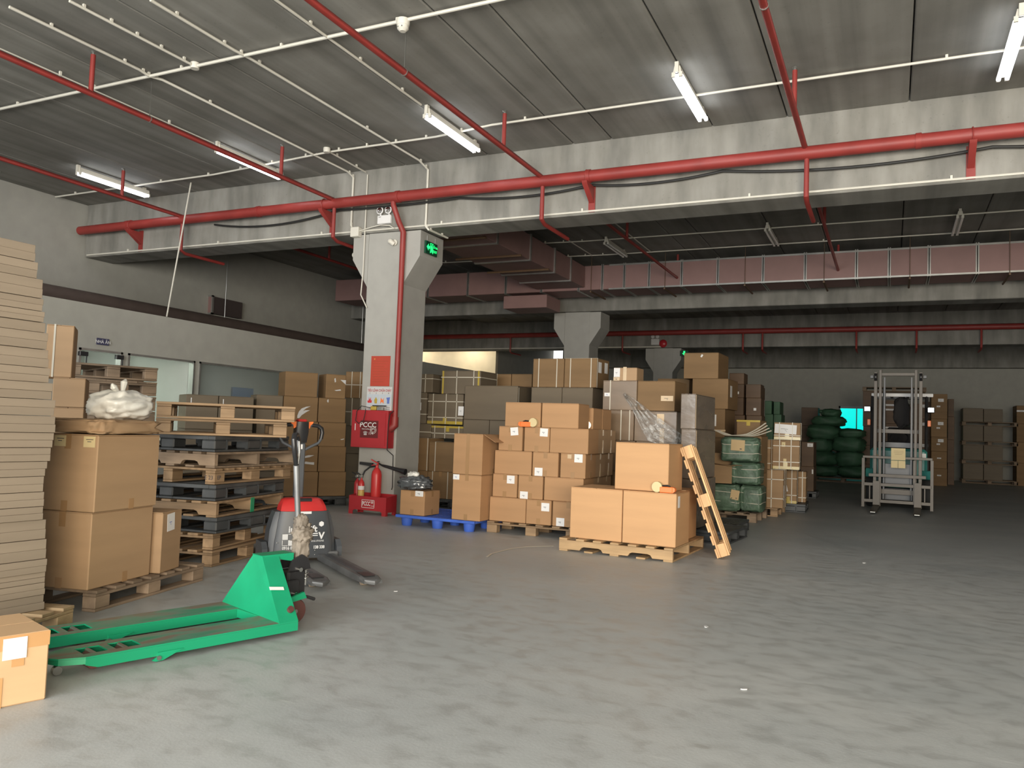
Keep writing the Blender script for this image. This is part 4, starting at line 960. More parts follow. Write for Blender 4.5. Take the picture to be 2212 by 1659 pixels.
# ---- S14 : boxes further back
F14 = Frame(-2.6, 14.1, -2)
G15 = 'brown cartons in the back stack right of the film wrapping'
ze = [.153, zrow(F14, 1530, 1060), zrow(F14, 1530, 1003), zrow(F14, 1530, 945), zrow(F14, 1530, 883), zrow(F14, 1530, 818), zrow(F14, 1515, 762)]
a0, a1 = F14.hit(1497, 900)[0], F14.hit(1572, 900)[0]
plastic_pallet(label='dark pallet hidden under the tall brown back stack', loc=F14.at(a0, 0), rot=F14.a, L=.75, Wd=.9)
def fb(px0, px1, i, j, lab, **kw): return fbox(F14, px0, px1, ze[i]+.001, ze[j], .8, lab, group=G15, **kw)
fb(1492, 1560, 0, 1, 'brown carton, lowest in the tall brown back stack', m='brown', opts='n')
fb(1490, 1558, 1, 2, 'brown carton, second in the tall brown back stack', m='brown', opts='n')
fb(1490, 1562, 2, 3, 'brown carton, third up in the tall brown back stack', m='brown', opts='n')
fb(1494, 1566, 3, 4, 'brown carton with torn paper label, fourth up in the back stack', m='brown', opts='n', labels=((.62, .6, .14, .2), (.85, .25, .2, .03, 0, 'ctape')))
fb(1495, 1573, 4, 5, 'plain wide brown carton under the topmost carton', m='brown', opts='n', side_labels=((.3, .6, .14, .2),))
fb(1477, 1552, 5, 6, 'plain brown carton, topmost of the whole back area', m='brown', opts='n', labels=((.52, .88, .03, .05, 30),))
F14b = Frame(-3.4, 15.05, -2)
a0, a1 = F14b.hit(1420, 870)[0], F14b.hit(1489, 870)[0]
plastic_pallet(label='dark pallet hidden behind the glossy wrapped cartons', loc=F14b.at(a0, 0), rot=F14b.a, L=a1-a0, Wd=.8)
zg = zrow(F14b, 1450, 818)
fillers(F14b, a0, a1, .7, .153, zg-.42, 0, 'behind the glossy wrapped cartons', 'dark', 1, G15)
fbox(F14b, 1420, 1489, zg-.42, zg, .7, 'brown carton peeking above the glossy wrapped cartons', m='brown', opts='n', group=G15)
# dark stack further right
F15 = Frame(-2.6, 16.3, 0)
G16 = 'dark brown cartons in the shadowy stack'
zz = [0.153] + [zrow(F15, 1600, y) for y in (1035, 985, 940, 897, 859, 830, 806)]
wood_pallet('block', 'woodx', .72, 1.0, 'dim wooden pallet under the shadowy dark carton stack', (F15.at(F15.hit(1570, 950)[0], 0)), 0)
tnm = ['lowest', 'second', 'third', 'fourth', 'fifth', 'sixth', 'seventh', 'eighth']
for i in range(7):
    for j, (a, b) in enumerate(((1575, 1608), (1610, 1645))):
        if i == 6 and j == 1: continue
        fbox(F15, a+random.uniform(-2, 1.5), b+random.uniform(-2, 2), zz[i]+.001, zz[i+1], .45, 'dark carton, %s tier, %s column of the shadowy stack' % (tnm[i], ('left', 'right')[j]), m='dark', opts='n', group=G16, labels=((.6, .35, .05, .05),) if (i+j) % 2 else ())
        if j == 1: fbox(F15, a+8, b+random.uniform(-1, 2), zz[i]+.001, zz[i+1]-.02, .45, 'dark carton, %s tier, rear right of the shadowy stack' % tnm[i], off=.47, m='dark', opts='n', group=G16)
F16 = Frame(-2, 20.5, 0)
zh = [.001]+[zrow(F16, 1670, y) for y in (1030, 995, 960, 925, 895, 866)]
for i in range(6):
    for j, (a, b) in enumerate(((1652, 1670), (1671, 1688))):
        fbox(F16, a, b-(3 if i == 5 else 0), zh[i]+.001, zh[i+1]-.02*j*(i == 5), .7, 'dark greenish bundle, %s tier, %s column behind the shadowy stack' % (tnm[i], ('left', 'right')[j]), m='sack', opts='n', group='dark greenish bundles')
# ---- green bales on pallets
F17 = Frame(-2.9, 12.75, 0)
zb0 = .142
wood_pallet('deck', 'woodx', 1.25, 1.0, 'wooden pallet under the green wrapped bales', Vector((-1.86-1.25, 12.95, 0)), math.radians(-2))
def bale(px0, px1, zlo, zhi, depth, off, label, seed, yaw=0., lab=(), F=F17):
    s0 = F.hit(px0, 1060, off)[0]; s1 = F.hit(px1, 1060, off)[0]
    w = s1-s0; h = zhi-zlo
    o = empty('green_wrapped_bale', F.at((s0+s1)/2, off+depth/2, zlo+.001), F.a+yaw, label, 'bale', 'green wrapped bales on the pallet')
    obj('bale_cover', MB().blob((w, depth, h-.002), seed, .09, 54, 30, 8, flat=.0005, freq=3.6), 'bale', o)
    for z in (.34, .7): 
        n = 24; pts = []
        for k in range(n):
            t = 2*PI*k/n; e = .28
            pts.append((math.copysign(abs(math.cos(t))**e, math.cos(t))*w*.505, math.copysign(abs(math.sin(t))**e, math.sin(t))*depth*.505, h*z+.01*math.sin(3*t+seed)))
        obj('strap', MB().tube(pts, .0055, 6, True), 'strap', o)
    for q in lab:
        T4 = Matrix.Translation((-w/2+q[0]*w, -depth/2-.012, q[1]*h)) @ Matrix.Rotation(math.radians(q[4]), 4, 'Y')
        lb = obj('paper_label', MB().box(-q[2]/2, -.002, -q[3]/2, q[2]/2, .002, q[3]/2, 0, T4), 'kpaper', o)
        obj('mark', MB().box(q[2]*.15, -.004, -q[3]*.36, q[2]*.3, -.0025, -q[3]*.28, 0, T4), 'ink', lb, kind='stuff')
    return o
zk = [zb0, zrow(F17, 1590, 1047, .2), zrow(F17, 1600, 998, .3), zrow(F17, 1600, 944, .3)]
bale(1532, 1597, zb0, zk[1], .45, .22, 'green bale with a torn tan label, lower left on the pallet', 1, 0, ((.86, .62, .13, .15, 8),))
bale(1598, 1646, zb0, zk[1]-.005, .5, .3, 'green bale, lower right on the pallet', 2)
bale(1576, 1641, zk[1]+.002, zk[2], .5, .3, 'crumpled green bale in the middle of the bale pile', 3)
bale(1553, 1636, zk[2]+.002, zk[3], .5, .25, 'green bale with a large tan label, topmost of the bales', 4, .06, ((.45, .66, .21, .17, 2),))
# straps lying on top of bales
for k, (dy, L) in enumerate(((0, 'white strap ends curling over the top green bale, front bunch'), (.09, 'white strap ends curling over the top green bale, rear bunch'))):
    mb = MB()
    for j in range(4):
        pts = []
        for q in range(15):
            t = q/14; px = 1556+t*110-j*4
            s_ = F17.hit(px, 940, .4)[0]; pts.append(F17.at(s_, .36+dy+.05*math.sin(j+3*t), zk[3]+.02+.0*t+(.02*j)*(t-.3)**2*4+ .34*max(0, t-.62)**1.3+.25*max(0, .22-t)))
        mb.tube([tuple(p) for p in pts], .006, 5)
    obj('strap_bunch', mb, 'strap', None, L, 'strap')
Fy = Frame(-2.2, 13.35, -6)
fillers(Fy, Fy.hit(1592, 950)[0], Fy.hit(1640, 950)[0], .42, zb0, zrow(Fy, 1615, 941)-.001, .15, 'hidden behind the green bales', 'brown', 1, 'cartons around the green bales')
fbox(Fy, 1591, 1642, zrow(Fy, 1615, 941), zrow(Fy, 1615, 907), .42, 'carton edged with yellow tape standing behind the top bale', off=.15, m='brown', opts='y', group='cartons around the green bales')
# open carton on the lower left bale
Fo = Frame(-2.75, 12.95, -4)
s0, s1 = Fo.hit(1532, 1020)[0], Fo.hit(1574, 1020)[0]
w = s1-s0; zo = zk[1]+.01; h = zrow(Fo, 1550, 1003)-zo; d = .36
oc = empty('open_carton', Fo.at((s0+s1)/2, d/2-.0, zo), Fo.a+.25, 'empty carton with raised open flaps on the lower left bale', 'carton', 'cartons around the green bales')
mb = MB(); t = .006
mb.box(-w/2, -d/2, 0, w/2, d/2, t); mb.box(-w/2, -d/2, t, w/2, -d/2+t, h); mb.box(-w/2, d/2-t, t, w/2, d/2, h); mb.box(-w/2, -d/2+t, t, -w/2+t, d/2-t, h); mb.box(w/2-t, -d/2+t, t, w/2, d/2-t, h)
obj('carton_body', mb, 'brown', oc)
def flap(name, a, b, c_, dd): 
    mb = MB(); n = (Vector(b)-Vector(a)).cross(Vector(dd)-Vector(a)).normalized()*.005
    v = [Vector(q) for q in (a, b, c_, dd)]; mb.add([tuple(q) for q in v]+[tuple(q+n) for q in v], [(0,1,2,3),(7,6,5,4),(0,1,5,4),(1,2,6,5),(2,3,7,6),(3,0,4,7)]); obj(name, mb, 'brown', oc)
flap('front_flap', (-w/2, -d/2, h), (w/2, -d/2, h), (w/2+.05, -d/2-.14, h-.015), (-w/2+.02, -d/2-.14, h+.03))
flap('back_flap', (-w/2, d/2, h), (w/2, d/2, h), (w/2-.02, d/2+.03, h+.17), (-w/2+.01, d/2+.04, h+.17))
flap('side_flap', (-w/2, -d/2, h), (-w/2, d/2, h), (-w/2-.14, d/2-.02, h-.07), (-w/2-.13, -d/2+.02, h-.09))
flap('side_flap', (w/2, -d/2, h), (w/2, d/2, h), (w/2+.15, d/2-.02, h+.02), (w/2+.15, -d/2+.02, h+.0))
# ---- strapped cartons right of bales
F18 = Frame(-2.02, 14.2, 0)
G18 = 'strapped cartons along the aisle'
wood_pallet('block', 'wood', .95, 1.1, 'wooden pallet under strapped cartons beside the aisle', Vector((-1.70-.95, 14.2, 0)), 0, nboards=7)
zs8 = [.1415, zrow(F18, 1667, 1015), zrow(F18, 1667, 950), zrow(F18, 1700, 912)]
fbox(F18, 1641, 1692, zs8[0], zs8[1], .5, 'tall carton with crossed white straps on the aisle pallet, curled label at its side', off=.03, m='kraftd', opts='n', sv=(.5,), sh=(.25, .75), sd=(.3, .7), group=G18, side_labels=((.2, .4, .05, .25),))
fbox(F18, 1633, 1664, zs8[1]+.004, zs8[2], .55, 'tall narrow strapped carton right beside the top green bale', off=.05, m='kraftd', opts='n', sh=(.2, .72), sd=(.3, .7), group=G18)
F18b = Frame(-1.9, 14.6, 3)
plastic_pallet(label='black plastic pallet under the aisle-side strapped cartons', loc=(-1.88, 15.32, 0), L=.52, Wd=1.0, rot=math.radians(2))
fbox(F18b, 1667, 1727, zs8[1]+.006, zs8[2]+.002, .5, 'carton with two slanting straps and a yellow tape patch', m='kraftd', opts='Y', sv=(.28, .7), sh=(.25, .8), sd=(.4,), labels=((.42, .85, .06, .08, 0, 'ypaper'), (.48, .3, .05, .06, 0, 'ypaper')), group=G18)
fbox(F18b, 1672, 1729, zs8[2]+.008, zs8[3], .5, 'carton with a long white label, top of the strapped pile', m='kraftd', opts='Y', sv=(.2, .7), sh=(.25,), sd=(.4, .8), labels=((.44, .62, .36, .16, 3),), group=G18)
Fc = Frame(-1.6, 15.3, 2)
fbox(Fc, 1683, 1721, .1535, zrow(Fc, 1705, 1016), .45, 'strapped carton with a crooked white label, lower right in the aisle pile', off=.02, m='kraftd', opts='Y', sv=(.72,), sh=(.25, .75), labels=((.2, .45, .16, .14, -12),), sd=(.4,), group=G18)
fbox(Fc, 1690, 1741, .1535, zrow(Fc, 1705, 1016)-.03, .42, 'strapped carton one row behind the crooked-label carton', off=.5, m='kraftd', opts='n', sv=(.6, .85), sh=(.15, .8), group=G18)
Fd = Frame(-1.9, 19.4, 0)
plastic_pallet(label='dark pallet under the two tall dark aisle cartons', loc=(Fd.hit(1728, 1000)[0]-1.9, 19.4, 0), L=.36, Wd=.8)
zd = [.153, zrow(Fd, 1747, 1008), zrow(Fd, 1747, 955)]
fbox(Fd, 1729, 1758, zd[0], zd[1], .7, 'plain dark brown carton, lower of two before the green sacks', m='dark', opts='n', labels=((.9, .8, .03, .1),), group='dark cartons before the sacks')
fbox(Fd, 1731, 1758, zd[1]+.001, zd[2], .7, 'dark brown carton with a small label, upper of two before the green sacks', m='dark', opts='n', labels=((.7, .88, .12, .08),), group='dark cartons before the sacks')
# ---- dark boxes and green sacks at the far wall
F19 = Frame(-2.5, 29.6, 0)
for i, (a, b) in enumerate(((1040, 1000), (1000, 960), (960, 920), (920, 880))):
    fbox(F19, 1731, 1767, max(.001, zrow(F19, 1750, a)), zrow(F19, 1750, b)-.004, .8, 'dark carton, %s in the stack left of the green sacks' % tnm[i], m='dark', opts='n', group='dark cartons by the sacks') if i else fbox(F19, 1731, 1767, .001, zrow(F19, 1750, 1000)-.004, .8, 'dark carton, lowest in the stack left of the green sacks', m='dark', opts='n', group='dark cartons by the sacks')
F20 = Frame(-2.3, 27.8, 0)
wood_pallet('block', 'woodx', 1.9, 1.1, 'wide wooden pallet in shadow under the green sacks', F20.at(F20.hit(1752, 1040)[0], -.05), 0)
sk = [ # px0, px1, row bottom, row top
 (1744, 1812, 1037, 1006), (1806, 1872, 1039, 1005), (1742, 1806, 1008, 976), (1800, 1868, 1008, 974), (1738, 1800, 979, 948), (1796, 1868, 977, 944), (1741, 1815, 950, 918), (1808, 1868, 946, 925), (1752, 1826, 921, 899), (1772, 1816, 901, 884)]
skn = ['lowest tier left', 'lowest tier right', 'second tier left', 'second tier right', 'third tier left', 'third tier right', 'fourth tier left', 'fourth tier right', 'fifth tier, wide one before the cyan window', 'topmost, small one']
zlast = .142
for i, (a, b, y0, y1) in enumerate(sk):
    zl, zh_ = max(.142, zrow(F20, 1800, y0)), zrow(F20, 1800, y1)
    s0, s1 = F20.hit(a, (y0+y1)/2)[0], F20.hit(b, (y0+y1)/2)[0]
    o = empty('green_sack', F20.at((s0+s1)/2, .5, zl), 0, 'stuffed dark green sack, %s of the pile' % skn[i], 'sack', 'green sacks piled at the far wall')
    obj('sack_body', MB().blob((s1-s0+.02, .95, zh_-zl+.02), 20+i, .2, 26, 14, 2.8, flat=.0, freq=1.8), 'sack', o)
    if i in (8, 9): obj('tied_neck', MB().blob((.16, .14, .12), 40+i, .3, 12, 8, T=Matrix.Translation(((s1-s0)/2*.9 if i == 8 else -.3, -.1, .12))), 'sack', o)
# cartons behind the forklift
F21 = Frame(0, 29.2, 0)
G21 = 'dark cartons behind the forklift'
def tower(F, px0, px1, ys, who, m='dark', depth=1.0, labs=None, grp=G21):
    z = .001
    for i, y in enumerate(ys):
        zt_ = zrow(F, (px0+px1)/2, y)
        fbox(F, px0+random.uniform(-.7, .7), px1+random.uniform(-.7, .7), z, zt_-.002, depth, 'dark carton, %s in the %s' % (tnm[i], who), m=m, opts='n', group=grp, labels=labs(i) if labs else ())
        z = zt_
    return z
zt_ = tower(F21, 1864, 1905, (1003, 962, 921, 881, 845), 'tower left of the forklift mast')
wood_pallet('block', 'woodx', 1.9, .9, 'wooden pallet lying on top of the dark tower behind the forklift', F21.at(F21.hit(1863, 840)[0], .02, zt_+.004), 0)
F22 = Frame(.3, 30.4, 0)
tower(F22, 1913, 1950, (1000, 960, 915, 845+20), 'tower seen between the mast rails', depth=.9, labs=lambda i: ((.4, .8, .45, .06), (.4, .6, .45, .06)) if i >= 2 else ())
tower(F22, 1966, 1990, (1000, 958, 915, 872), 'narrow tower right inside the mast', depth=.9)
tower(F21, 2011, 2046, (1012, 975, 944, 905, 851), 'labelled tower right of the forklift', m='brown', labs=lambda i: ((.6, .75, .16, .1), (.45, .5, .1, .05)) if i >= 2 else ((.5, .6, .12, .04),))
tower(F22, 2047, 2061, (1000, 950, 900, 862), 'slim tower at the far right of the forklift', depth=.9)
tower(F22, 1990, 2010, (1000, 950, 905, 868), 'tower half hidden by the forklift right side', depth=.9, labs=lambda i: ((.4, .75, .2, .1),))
F23 = Frame(2.5, 32.6, 0)
G23 = 'pale loads stored at the far right'
z = 0
for i, (y0, y1) in enumerate(((1040, 1003), (1000, 962), (957, 920), (918, 882))):
    wood_pallet('block', 'woodx', 1.70, 1.1, 'dim wooden pallet, %s in the far right store' % tnm[i], F23.at(F23.hit(2078, 960)[0], 0, z+.002), 0, G23)
    zt_ = zrow(F23, 2120, y1)
    fbox(F23, 2080, 2124, z+.146, zt_-.002, 1.0, 'pale brown load, %s tier left half, far right store' % tnm[i], m='greybox', opts='n', group=G23)
    fbox(F23, 2125, 2166, z+.146, zt_-.002-.02*(i == 3), 1.0, 'pale brown load, %s tier right half, far right store' % tnm[i], m='greybox', opts='n', group=G23)
    z = zt_
z = 0.001
for i, y1 in enumerate((1000, 955, 915, 876)):
    zt_ = zrow(F23, 2200, y1); fbox(F23, 2196, 2228, z, zt_-.002, 1.0, 'brown carton, %s in the stack at the right picture edge' % tnm[i], m='brown', opts='n', labels=((.35, .7, .3, .06),) if i == 3 else (), group=G23); z = zt_
# =================================================================== FORKLIFT
fk = empty('forklift', (.125, 17.45, 0), math.radians(-2), 'teal counterbalance forklift parked facing the camera, forks lowered', 'forklift')
def P_(name, mb, m, par=fk, **k): return obj(name, mb, m, par, **k)
for sx in (-1, 1):
    P_('mast_rail', MB().box(sx*.40-.03, 0, .06, sx*.40+.03, .12, 2.70, .004), 'mast')
    P_('inner_rail', MB().box(sx*.315-.025, .02, .06, sx*.315+.025, .12, 2.75, .004), 'mast')
    P_('lift_chain', MB().box(sx*.24-.012, .04, .4, sx*.24+.012, .07, 2.6), 'black')
    P_('lift_cylinder', MB().tube([(sx*.25, .16, .2), (sx*.25, .16, 2.4)], .028, 10), 'greyl')
    P_('chain_pulley', MB().disc((sx*.40, -.03, 2.60), .075, .05, 'x', 18), 'black')
    P_('hose_bracket', MB().box(sx*.44, .02, 2.58, sx*.50, .1, 2.64, .004), 'black')
    P_('tilt_cylinder', MB().tube([(sx*.33, .14, .5), (sx*.33, .6, .62)], .035, 10), 'greyl')
    f = P_('fork', MB().prism([(-.20, .56), (-.155, .56), (-.155, .06), (-.20, .10)], sx*.36-.06, sx*.36+.06, 'x').prism([(-.155, .035), (-.155, .085), (-1.22, .055), (-1.26, .035)], sx*.36-.06, sx*.36+.06, 'x'), 'mast')
    P_('fork_tip', MB().box(sx*.36-.045, -1.34, .034, sx*.36+.045, -1.261, .05, .004), 'steel', f)
P_('top_crossbar', MB().box(-.33, .03, 2.63, .33, .11, 2.69, .004), 'mast'); P_('crossbar', MB().box(-.37, .13, 1.5, .37, .17, 1.58, .004), 'mast'); P_('crossbar', MB().box(-.37, .13, .3, .37, .17, .4, .004), 'mast')
def bar(x0, z0, x1, z1, y=-.14, t=.05): return MB().box(x0, y, z0, x1, y+t, z1, .003)
P_('carriage_bar', bar(-.60, .46, .60, .52), 'mast'); P_('carriage_bar', bar(-.50, .64, .50, .70), 'mast'); P_('carriage_bar', bar(-.58, .14, .58, .20), 'mast')
P_('backrest_top_bar', bar(-.61, 1.00, .61, 1.045), 'mast'); 
for sx in (-1, 1): P_('backrest_post', bar(sx*.60-.028, .04, sx*.60+.028, 1.0), 'mast'); P_('backrest_upright', bar(sx*.48-.012, .2, sx*.48+.012, .46), 'mast'); P_('carriage_plate', MB().box(sx*.30-.02, -.13, .2, sx*.30+.02, .0, .98), 'mast')
P_('centre_plate', MB().box(-.24, .18, .46, .24, .2, .9, .004), 'black')
nt_ = P_('notice_sheet', MB().box(-.105, -.16, .98, .145, -.155, 1.21), 'ypaper'); P_('notice_lines', MB().box(-.06, -.163, 1.12, .11, -.161, 1.125).box(-.06, -.163, 1.15, .11, -.161, 1.155).box(-.04, -.163, 1.09, .09, -.161, 1.095), 'woodx', nt_, kind='stuff')
P_('notice_sheet', MB().box(-.105, -.16, .83, .015, -.155, .97), 'ypaper'); P_('notice_sheet', MB().box(.022, -.16, .83, .145, -.155, .97), 'ypaper')
# body
P_('front_cowl', MB().box(-.52, .55, .38, .52, .95, 1.2, .05), 'teal')
for sx in (-1, 1):
    P_('fender', MB().prism([(.35, .62), (.45, .78), (1.05, .78), (1.15, .6), (1.0, .6), (.9, .68), (.55, .68), (.45, .6)], sx*.40, sx*.585, 'x'), 'teal')
    wl = P_('front_wheel', MB().disc((sx*.49, .75, .335), .333, .2, 'x', 28), 'tyre'); P_('wheel_hub', MB().disc((sx*.59, .75, .335), .17, .03, 'x', 18), 'ypaper', wl)
    wl = P_('rear_wheel', MB().disc((sx*.45, 2.25, .265), .263, .18, 'x', 24), 'tyre')
    P_('guard_front_post', MB().tube([(sx*.5, .68, 1.15), (sx*.5, .85, 2.28)], .03, 8), 'black'); P_('guard_rear_post', MB().tube([(sx*.5, 2.2, 1.2), (sx*.5, 1.9, 2.28)], .03, 8), 'black')
    hl = P_('headlight', MB().box(sx*.58-.07, .56, 1.93, sx*.58+.07, .66, 2.05, .02), 'black'); P_('lamp_glass', MB().box(sx*.58-.055, .553, 1.945, sx*.58+.055, .562, 2.035, .003), 'chrome', hl)
    P_('indicator_lamp', MB().box(sx*.55-.03, .6, 1.66, sx*.55+.03, .64, 1.78, .006), 'orange')
    P_('headlight_arm', MB().tube([(sx*.5, .72, 1.98), (sx*.58, .64, 1.98)], .012, 6), 'black')
    P_('side_step', MB().box(sx*.42, 1.15, .3, sx*.56, 1.6, .36, .01), 'black')
P_('guard_front_beam', MB().box(-.52, .82, 2.26, .62, .88, 2.33, .01), 'paper'); P_('guard_rear_beam', MB().box(-.52, 1.88, 2.26, .52, 1.94, 2.33, .01), 'black')
for k in range(7): P_('guard_bar', MB().box(-.5+k*.155, .885, 2.28, -.5+k*.155+.05, 1.875, 2.31, .004), 'black')
P_('engine_hood', MB().box(-.48, 1.3, .5, .48, 2.2, 1.02, .05), 'teal'); P_('counterweight', MB().box(-.55, 2.21, .25, .55, 2.7, 1.1, .12), 'grey'); P_('chassis', MB().box(-.36, .4, .16, .36, 2.6, .42, .02), 'black')
P_('dashboard', MB().box(-.4, .8, 1.2, .4, 1.0, 1.34, .02), 'black')
P_('seat_cushion', MB().box(-.25, 1.35, 1.03, .25, 1.85, 1.15, .03), 'shirt'); P_('seat_back', MB().box(-.25, 1.82, 1.16, .25, 1.93, 1.65, .03), 'shirt')
sw = P_('steering_wheel', MB().tube([(.0+.17*math.cos(t), 1.12+.12*math.sin(t), 1.42+.12*math.sin(t)) for t in [k*PI/10 for k in range(20)]], .014, 8, True), 'black'); P_('steering_column', MB().tube([(0, 1.0, 1.25), (0, 1.12, 1.42)], .025, 8), 'black', sw)
P_('control_lever', MB().tube([(.28, .95, 1.3), (.3, .92, 1.5)], .008, 6), 'black'); P_('control_lever', MB().tube([(.35, .95, 1.3), (.37, .92, 1.5)], .008, 6), 'black')
P_('warning_triangle', MB().prism([(-.47, 1.03), (-.36, 1.03), (-.415, 1.12)], .543, .546), 'ypaper'); P_('round_decal', MB().box(.38, .543, 1.03, .5, .546, 1.12, .0), 'paper')
ct = empty('black_jacket', fk.matrix_basis @ Vector((.02, 1.05, 1.46)), 0, 'black cloth hanging in the forklift cab above the steering wheel', 'cloth')
obj('cloth_body', MB().blob((.3, .12, .62), 9, .25, 18, 14, 2.4, T=Matrix.Translation((.02, -.02, .18))), 'shirt', ct)
obj('hanging_loop', MB().tube([(.02, -.02, .78), (.02, -.02, .85)], .008, 6), 'shirt', ct)
# =================================================================== LEFT SIDE
# ---- S1 : tall stack of flattened cartons
F1 = Frame(-4.5, 3.19, 87.6)
e1, e2 = onz(160, 1307, .14), onz(48, 1342, .14)
dv = (e1-e2).normalized(); ang = math.atan2(dv.y, dv.x)
Lf = 1.1
wood_pallet('deck', 'woodl2', Lf, 1.15, 'pale wooden pallet under the tall stack of flattened cartons', (e1-dv*Lf).xy.to_3d(), ang, nboards=7)
ys = [1317, 1290, 1263, 1240, 1211, 1168, 1125, 1096, 1064, 1030, 997, 967, 934, 897, 861, 824, 791, 751, 714, 692, 668, 640, 598, 562, 525]
pr_ = [97, 97, 98, 98, 99, 101, 94, 96, 98, 102, 108, 116, 118, 118, 112, 110, 108, 104, 101, 97, 95, 93, 82, 78]
cnt = ['lowest', 'second', 'third', 'fourth', 'fifth', 'sixth', 'seventh', 'eighth', 'ninth', 'tenth', 'eleventh', 'twelfth', 'thirteenth', 'fourteenth', 'fifteenth', 'sixteenth', 'seventeenth', 'eighteenth', 'nineteenth', 'twentieth', 'twenty-first', 'twenty-second', 'twenty-third', 'topmost']
z = .142; rr = random.Random(5)
for i in range(24):
    zt_ = zrow(F1, 60, ys[i+1]); x1 = F1.hit(pr_[i], (ys[i]+ys[i+1])/2)[0]
    h = zt_-z
    o = empty('flattened_carton_bundle', F1.at(0, 0, z), F1.a, 'bundle of flattened pale cartons, %s from the pallet in the tall left stack' % cnt[i], 'cardboard', 'flattened cartons in the tall left stack')
    n = 2 if h > .06 else 1; off0 = rr.uniform(-.012, .012)
    for k in range(n):
        a = .001+(h-.002)*k/n; b = .001+(h-.002)*(k+1)/n-.0006
        obj('flat_carton', MB().box(-1.0+rr.uniform(-.02, .02), off0+rr.uniform(-.004, .004), a, x1+rr.uniform(-.006, .002), .9, b, .0015), 'flat', o)
    z = zt_
# near box bottom left
Fn = Frame(-3.46, 2.49, 73)
hN = zrow(Fn, 97, 1362)
nb = carton('tan carton with wide orange tape and white label, bottom left corner of the picture', .6, .42, hN, Fn.at(-.3, .21, 0), Fn.a, m='kraftn', opts='n', tape='ctape')
obj('tape_strip', MB().box(-.3, -.2125, hN-.065, .3, -.2104, hN-.002), 'otape', nb)
obj('tape_strip', MB().box(.06, -.213, 0, .12, -.2125, hN*.42), 'otape', nb)
obj('tape_strip', MB().box(.15, -.213, hN*.55, .2, -.2125, hN-.07), 'otape', nb)
a, _ = Fn.hit(6, 1395); b, _ = Fn.hit(58, 1390)
obj('paper_label', MB().box(a+.3, -.2165, hN-.105, b+.3, -.2145, hN-.012), 'paper', nb)
# ---- S2 : big left cartons
F2 = Frame(-4.74, 3.67, 103)
wood_pallet('lean', 'woodx', 1.2, 1.0, 'weathered wooden pallet under the two big brown cartons, front left', (-4.715, 3.695, 0), math.radians(102.5), nboards=7)
zA = zrow(F2, 212, 1108); zB_ = zrow(F2, 217, 939)
sR = F2.hit(332, 1170)[0]; sU = F2.hit(345, 1010)[0]
G2 = 'big brown cartons on the front left pallet'
lo = carton('big smooth brown carton, lower one on the front left pallet', sR, .44, zA-.142, F2.at(sR/2, .22+.02, .1415), F2.a, m='kraft3', opts='n', group=G2, bulge=.02)
up = carton('big smooth brown carton with two yellow notes, upper one on the front left pallet', sU-.02, .46, zB_-zA-.004, F2.at(sU/2-.01, .23, zA+.002), F2.a-.02, m='kraft3', opts='n', group=G2)
for par, w, d, h in ((lo, sR, .44, zA-.142), (up, sU-.02, .46, zB_-zA-.004)):
    obj('tape_strip', MB().box(w*.03, -d/2-.0016, 0, w*.03+.05, -d/2-.0004, .07), 'tape', par)
    obj('tape_strip', MB().box(-w/2-.0016, -.02, h-.1, -w/2-.0004, .03, h), 'tape', par); obj('tape_strip', MB().box(-w/2-.0016, -.02, 0, -w/2-.0004, .03, .07), 'tape', par)
w, d, h = sU-.02, .46, zB_-zA-.004
for (y0, y1) in ((-.21, -.12), (.02, .11)):
    nl = obj('note', MB().box(-w/2-.004, y0, h-.085, -w/2-.002, y1, h-.012), 'ypaper', up)
    obj('handwriting', MB().box(-w/2-.0052, y0+.015, h-.035, -w/2-.0045, y1-.02, h-.031).box(-w/2-.0052, y0+.03, h-.05, -w/2-.0045, y1-.03, h-.046), 'ink', nl, kind='stuff')
cr = empty('crumpled_carton', F2.at(sU*.45, .2, zB_+.002), F2.a, 'crumpled flattened brown carton under the white plastic bag', 'cardboard')
obj('crumpled_body', MB().blob((sU*1.04, .46, .10), 14, .16, 60, 20, 6, flat=.001, freq=4.5), 'kraft3', cr)
obj('tape_strip', MB().box(-sU*.2, -.2, .096, -sU*.2+.05, .2, .1), 'ctape', cr)
Q = F2.hit(262, 890)
wb = empty('white_plastic_bag', F2.at(sU*.72, .22, zB_+.095), F2.a, 'translucent white plastic bag with tied ears on the crumpled carton', 'bag')
obj('bag_body', MB().blob((.47, .36, .21), 6, .2, 56, 30, 2.5, flat=.001, freq=2.4), 'bag', wb)
for i, (dx_, dz_) in enumerate(((.02, .30), (-.09, .26))):
    obj('tied_ear', MB().tube([(-.0, 0, .17), (dx_*.4, 0, .2), (dx_, 0, dz_-.02), (dx_*1.3+.01, 0, dz_)], [.022, .013, .024, .008], 8), 'bag', wb)
Fs2 = Frame(-4.87, 4.34, 111)
hS = zrow(Fs2, 340, 1110)
wS = Fs2.hit(390, 1165)[0]
carton('small tan carton with a white label behind the big left cartons', wS, .3, hS-.142, Fs2.at(wS/2, .15, .1415), Fs2.a, m='kraft3', opts='F', labels=((.42, .82, .11, .13, -4),), group=G2)
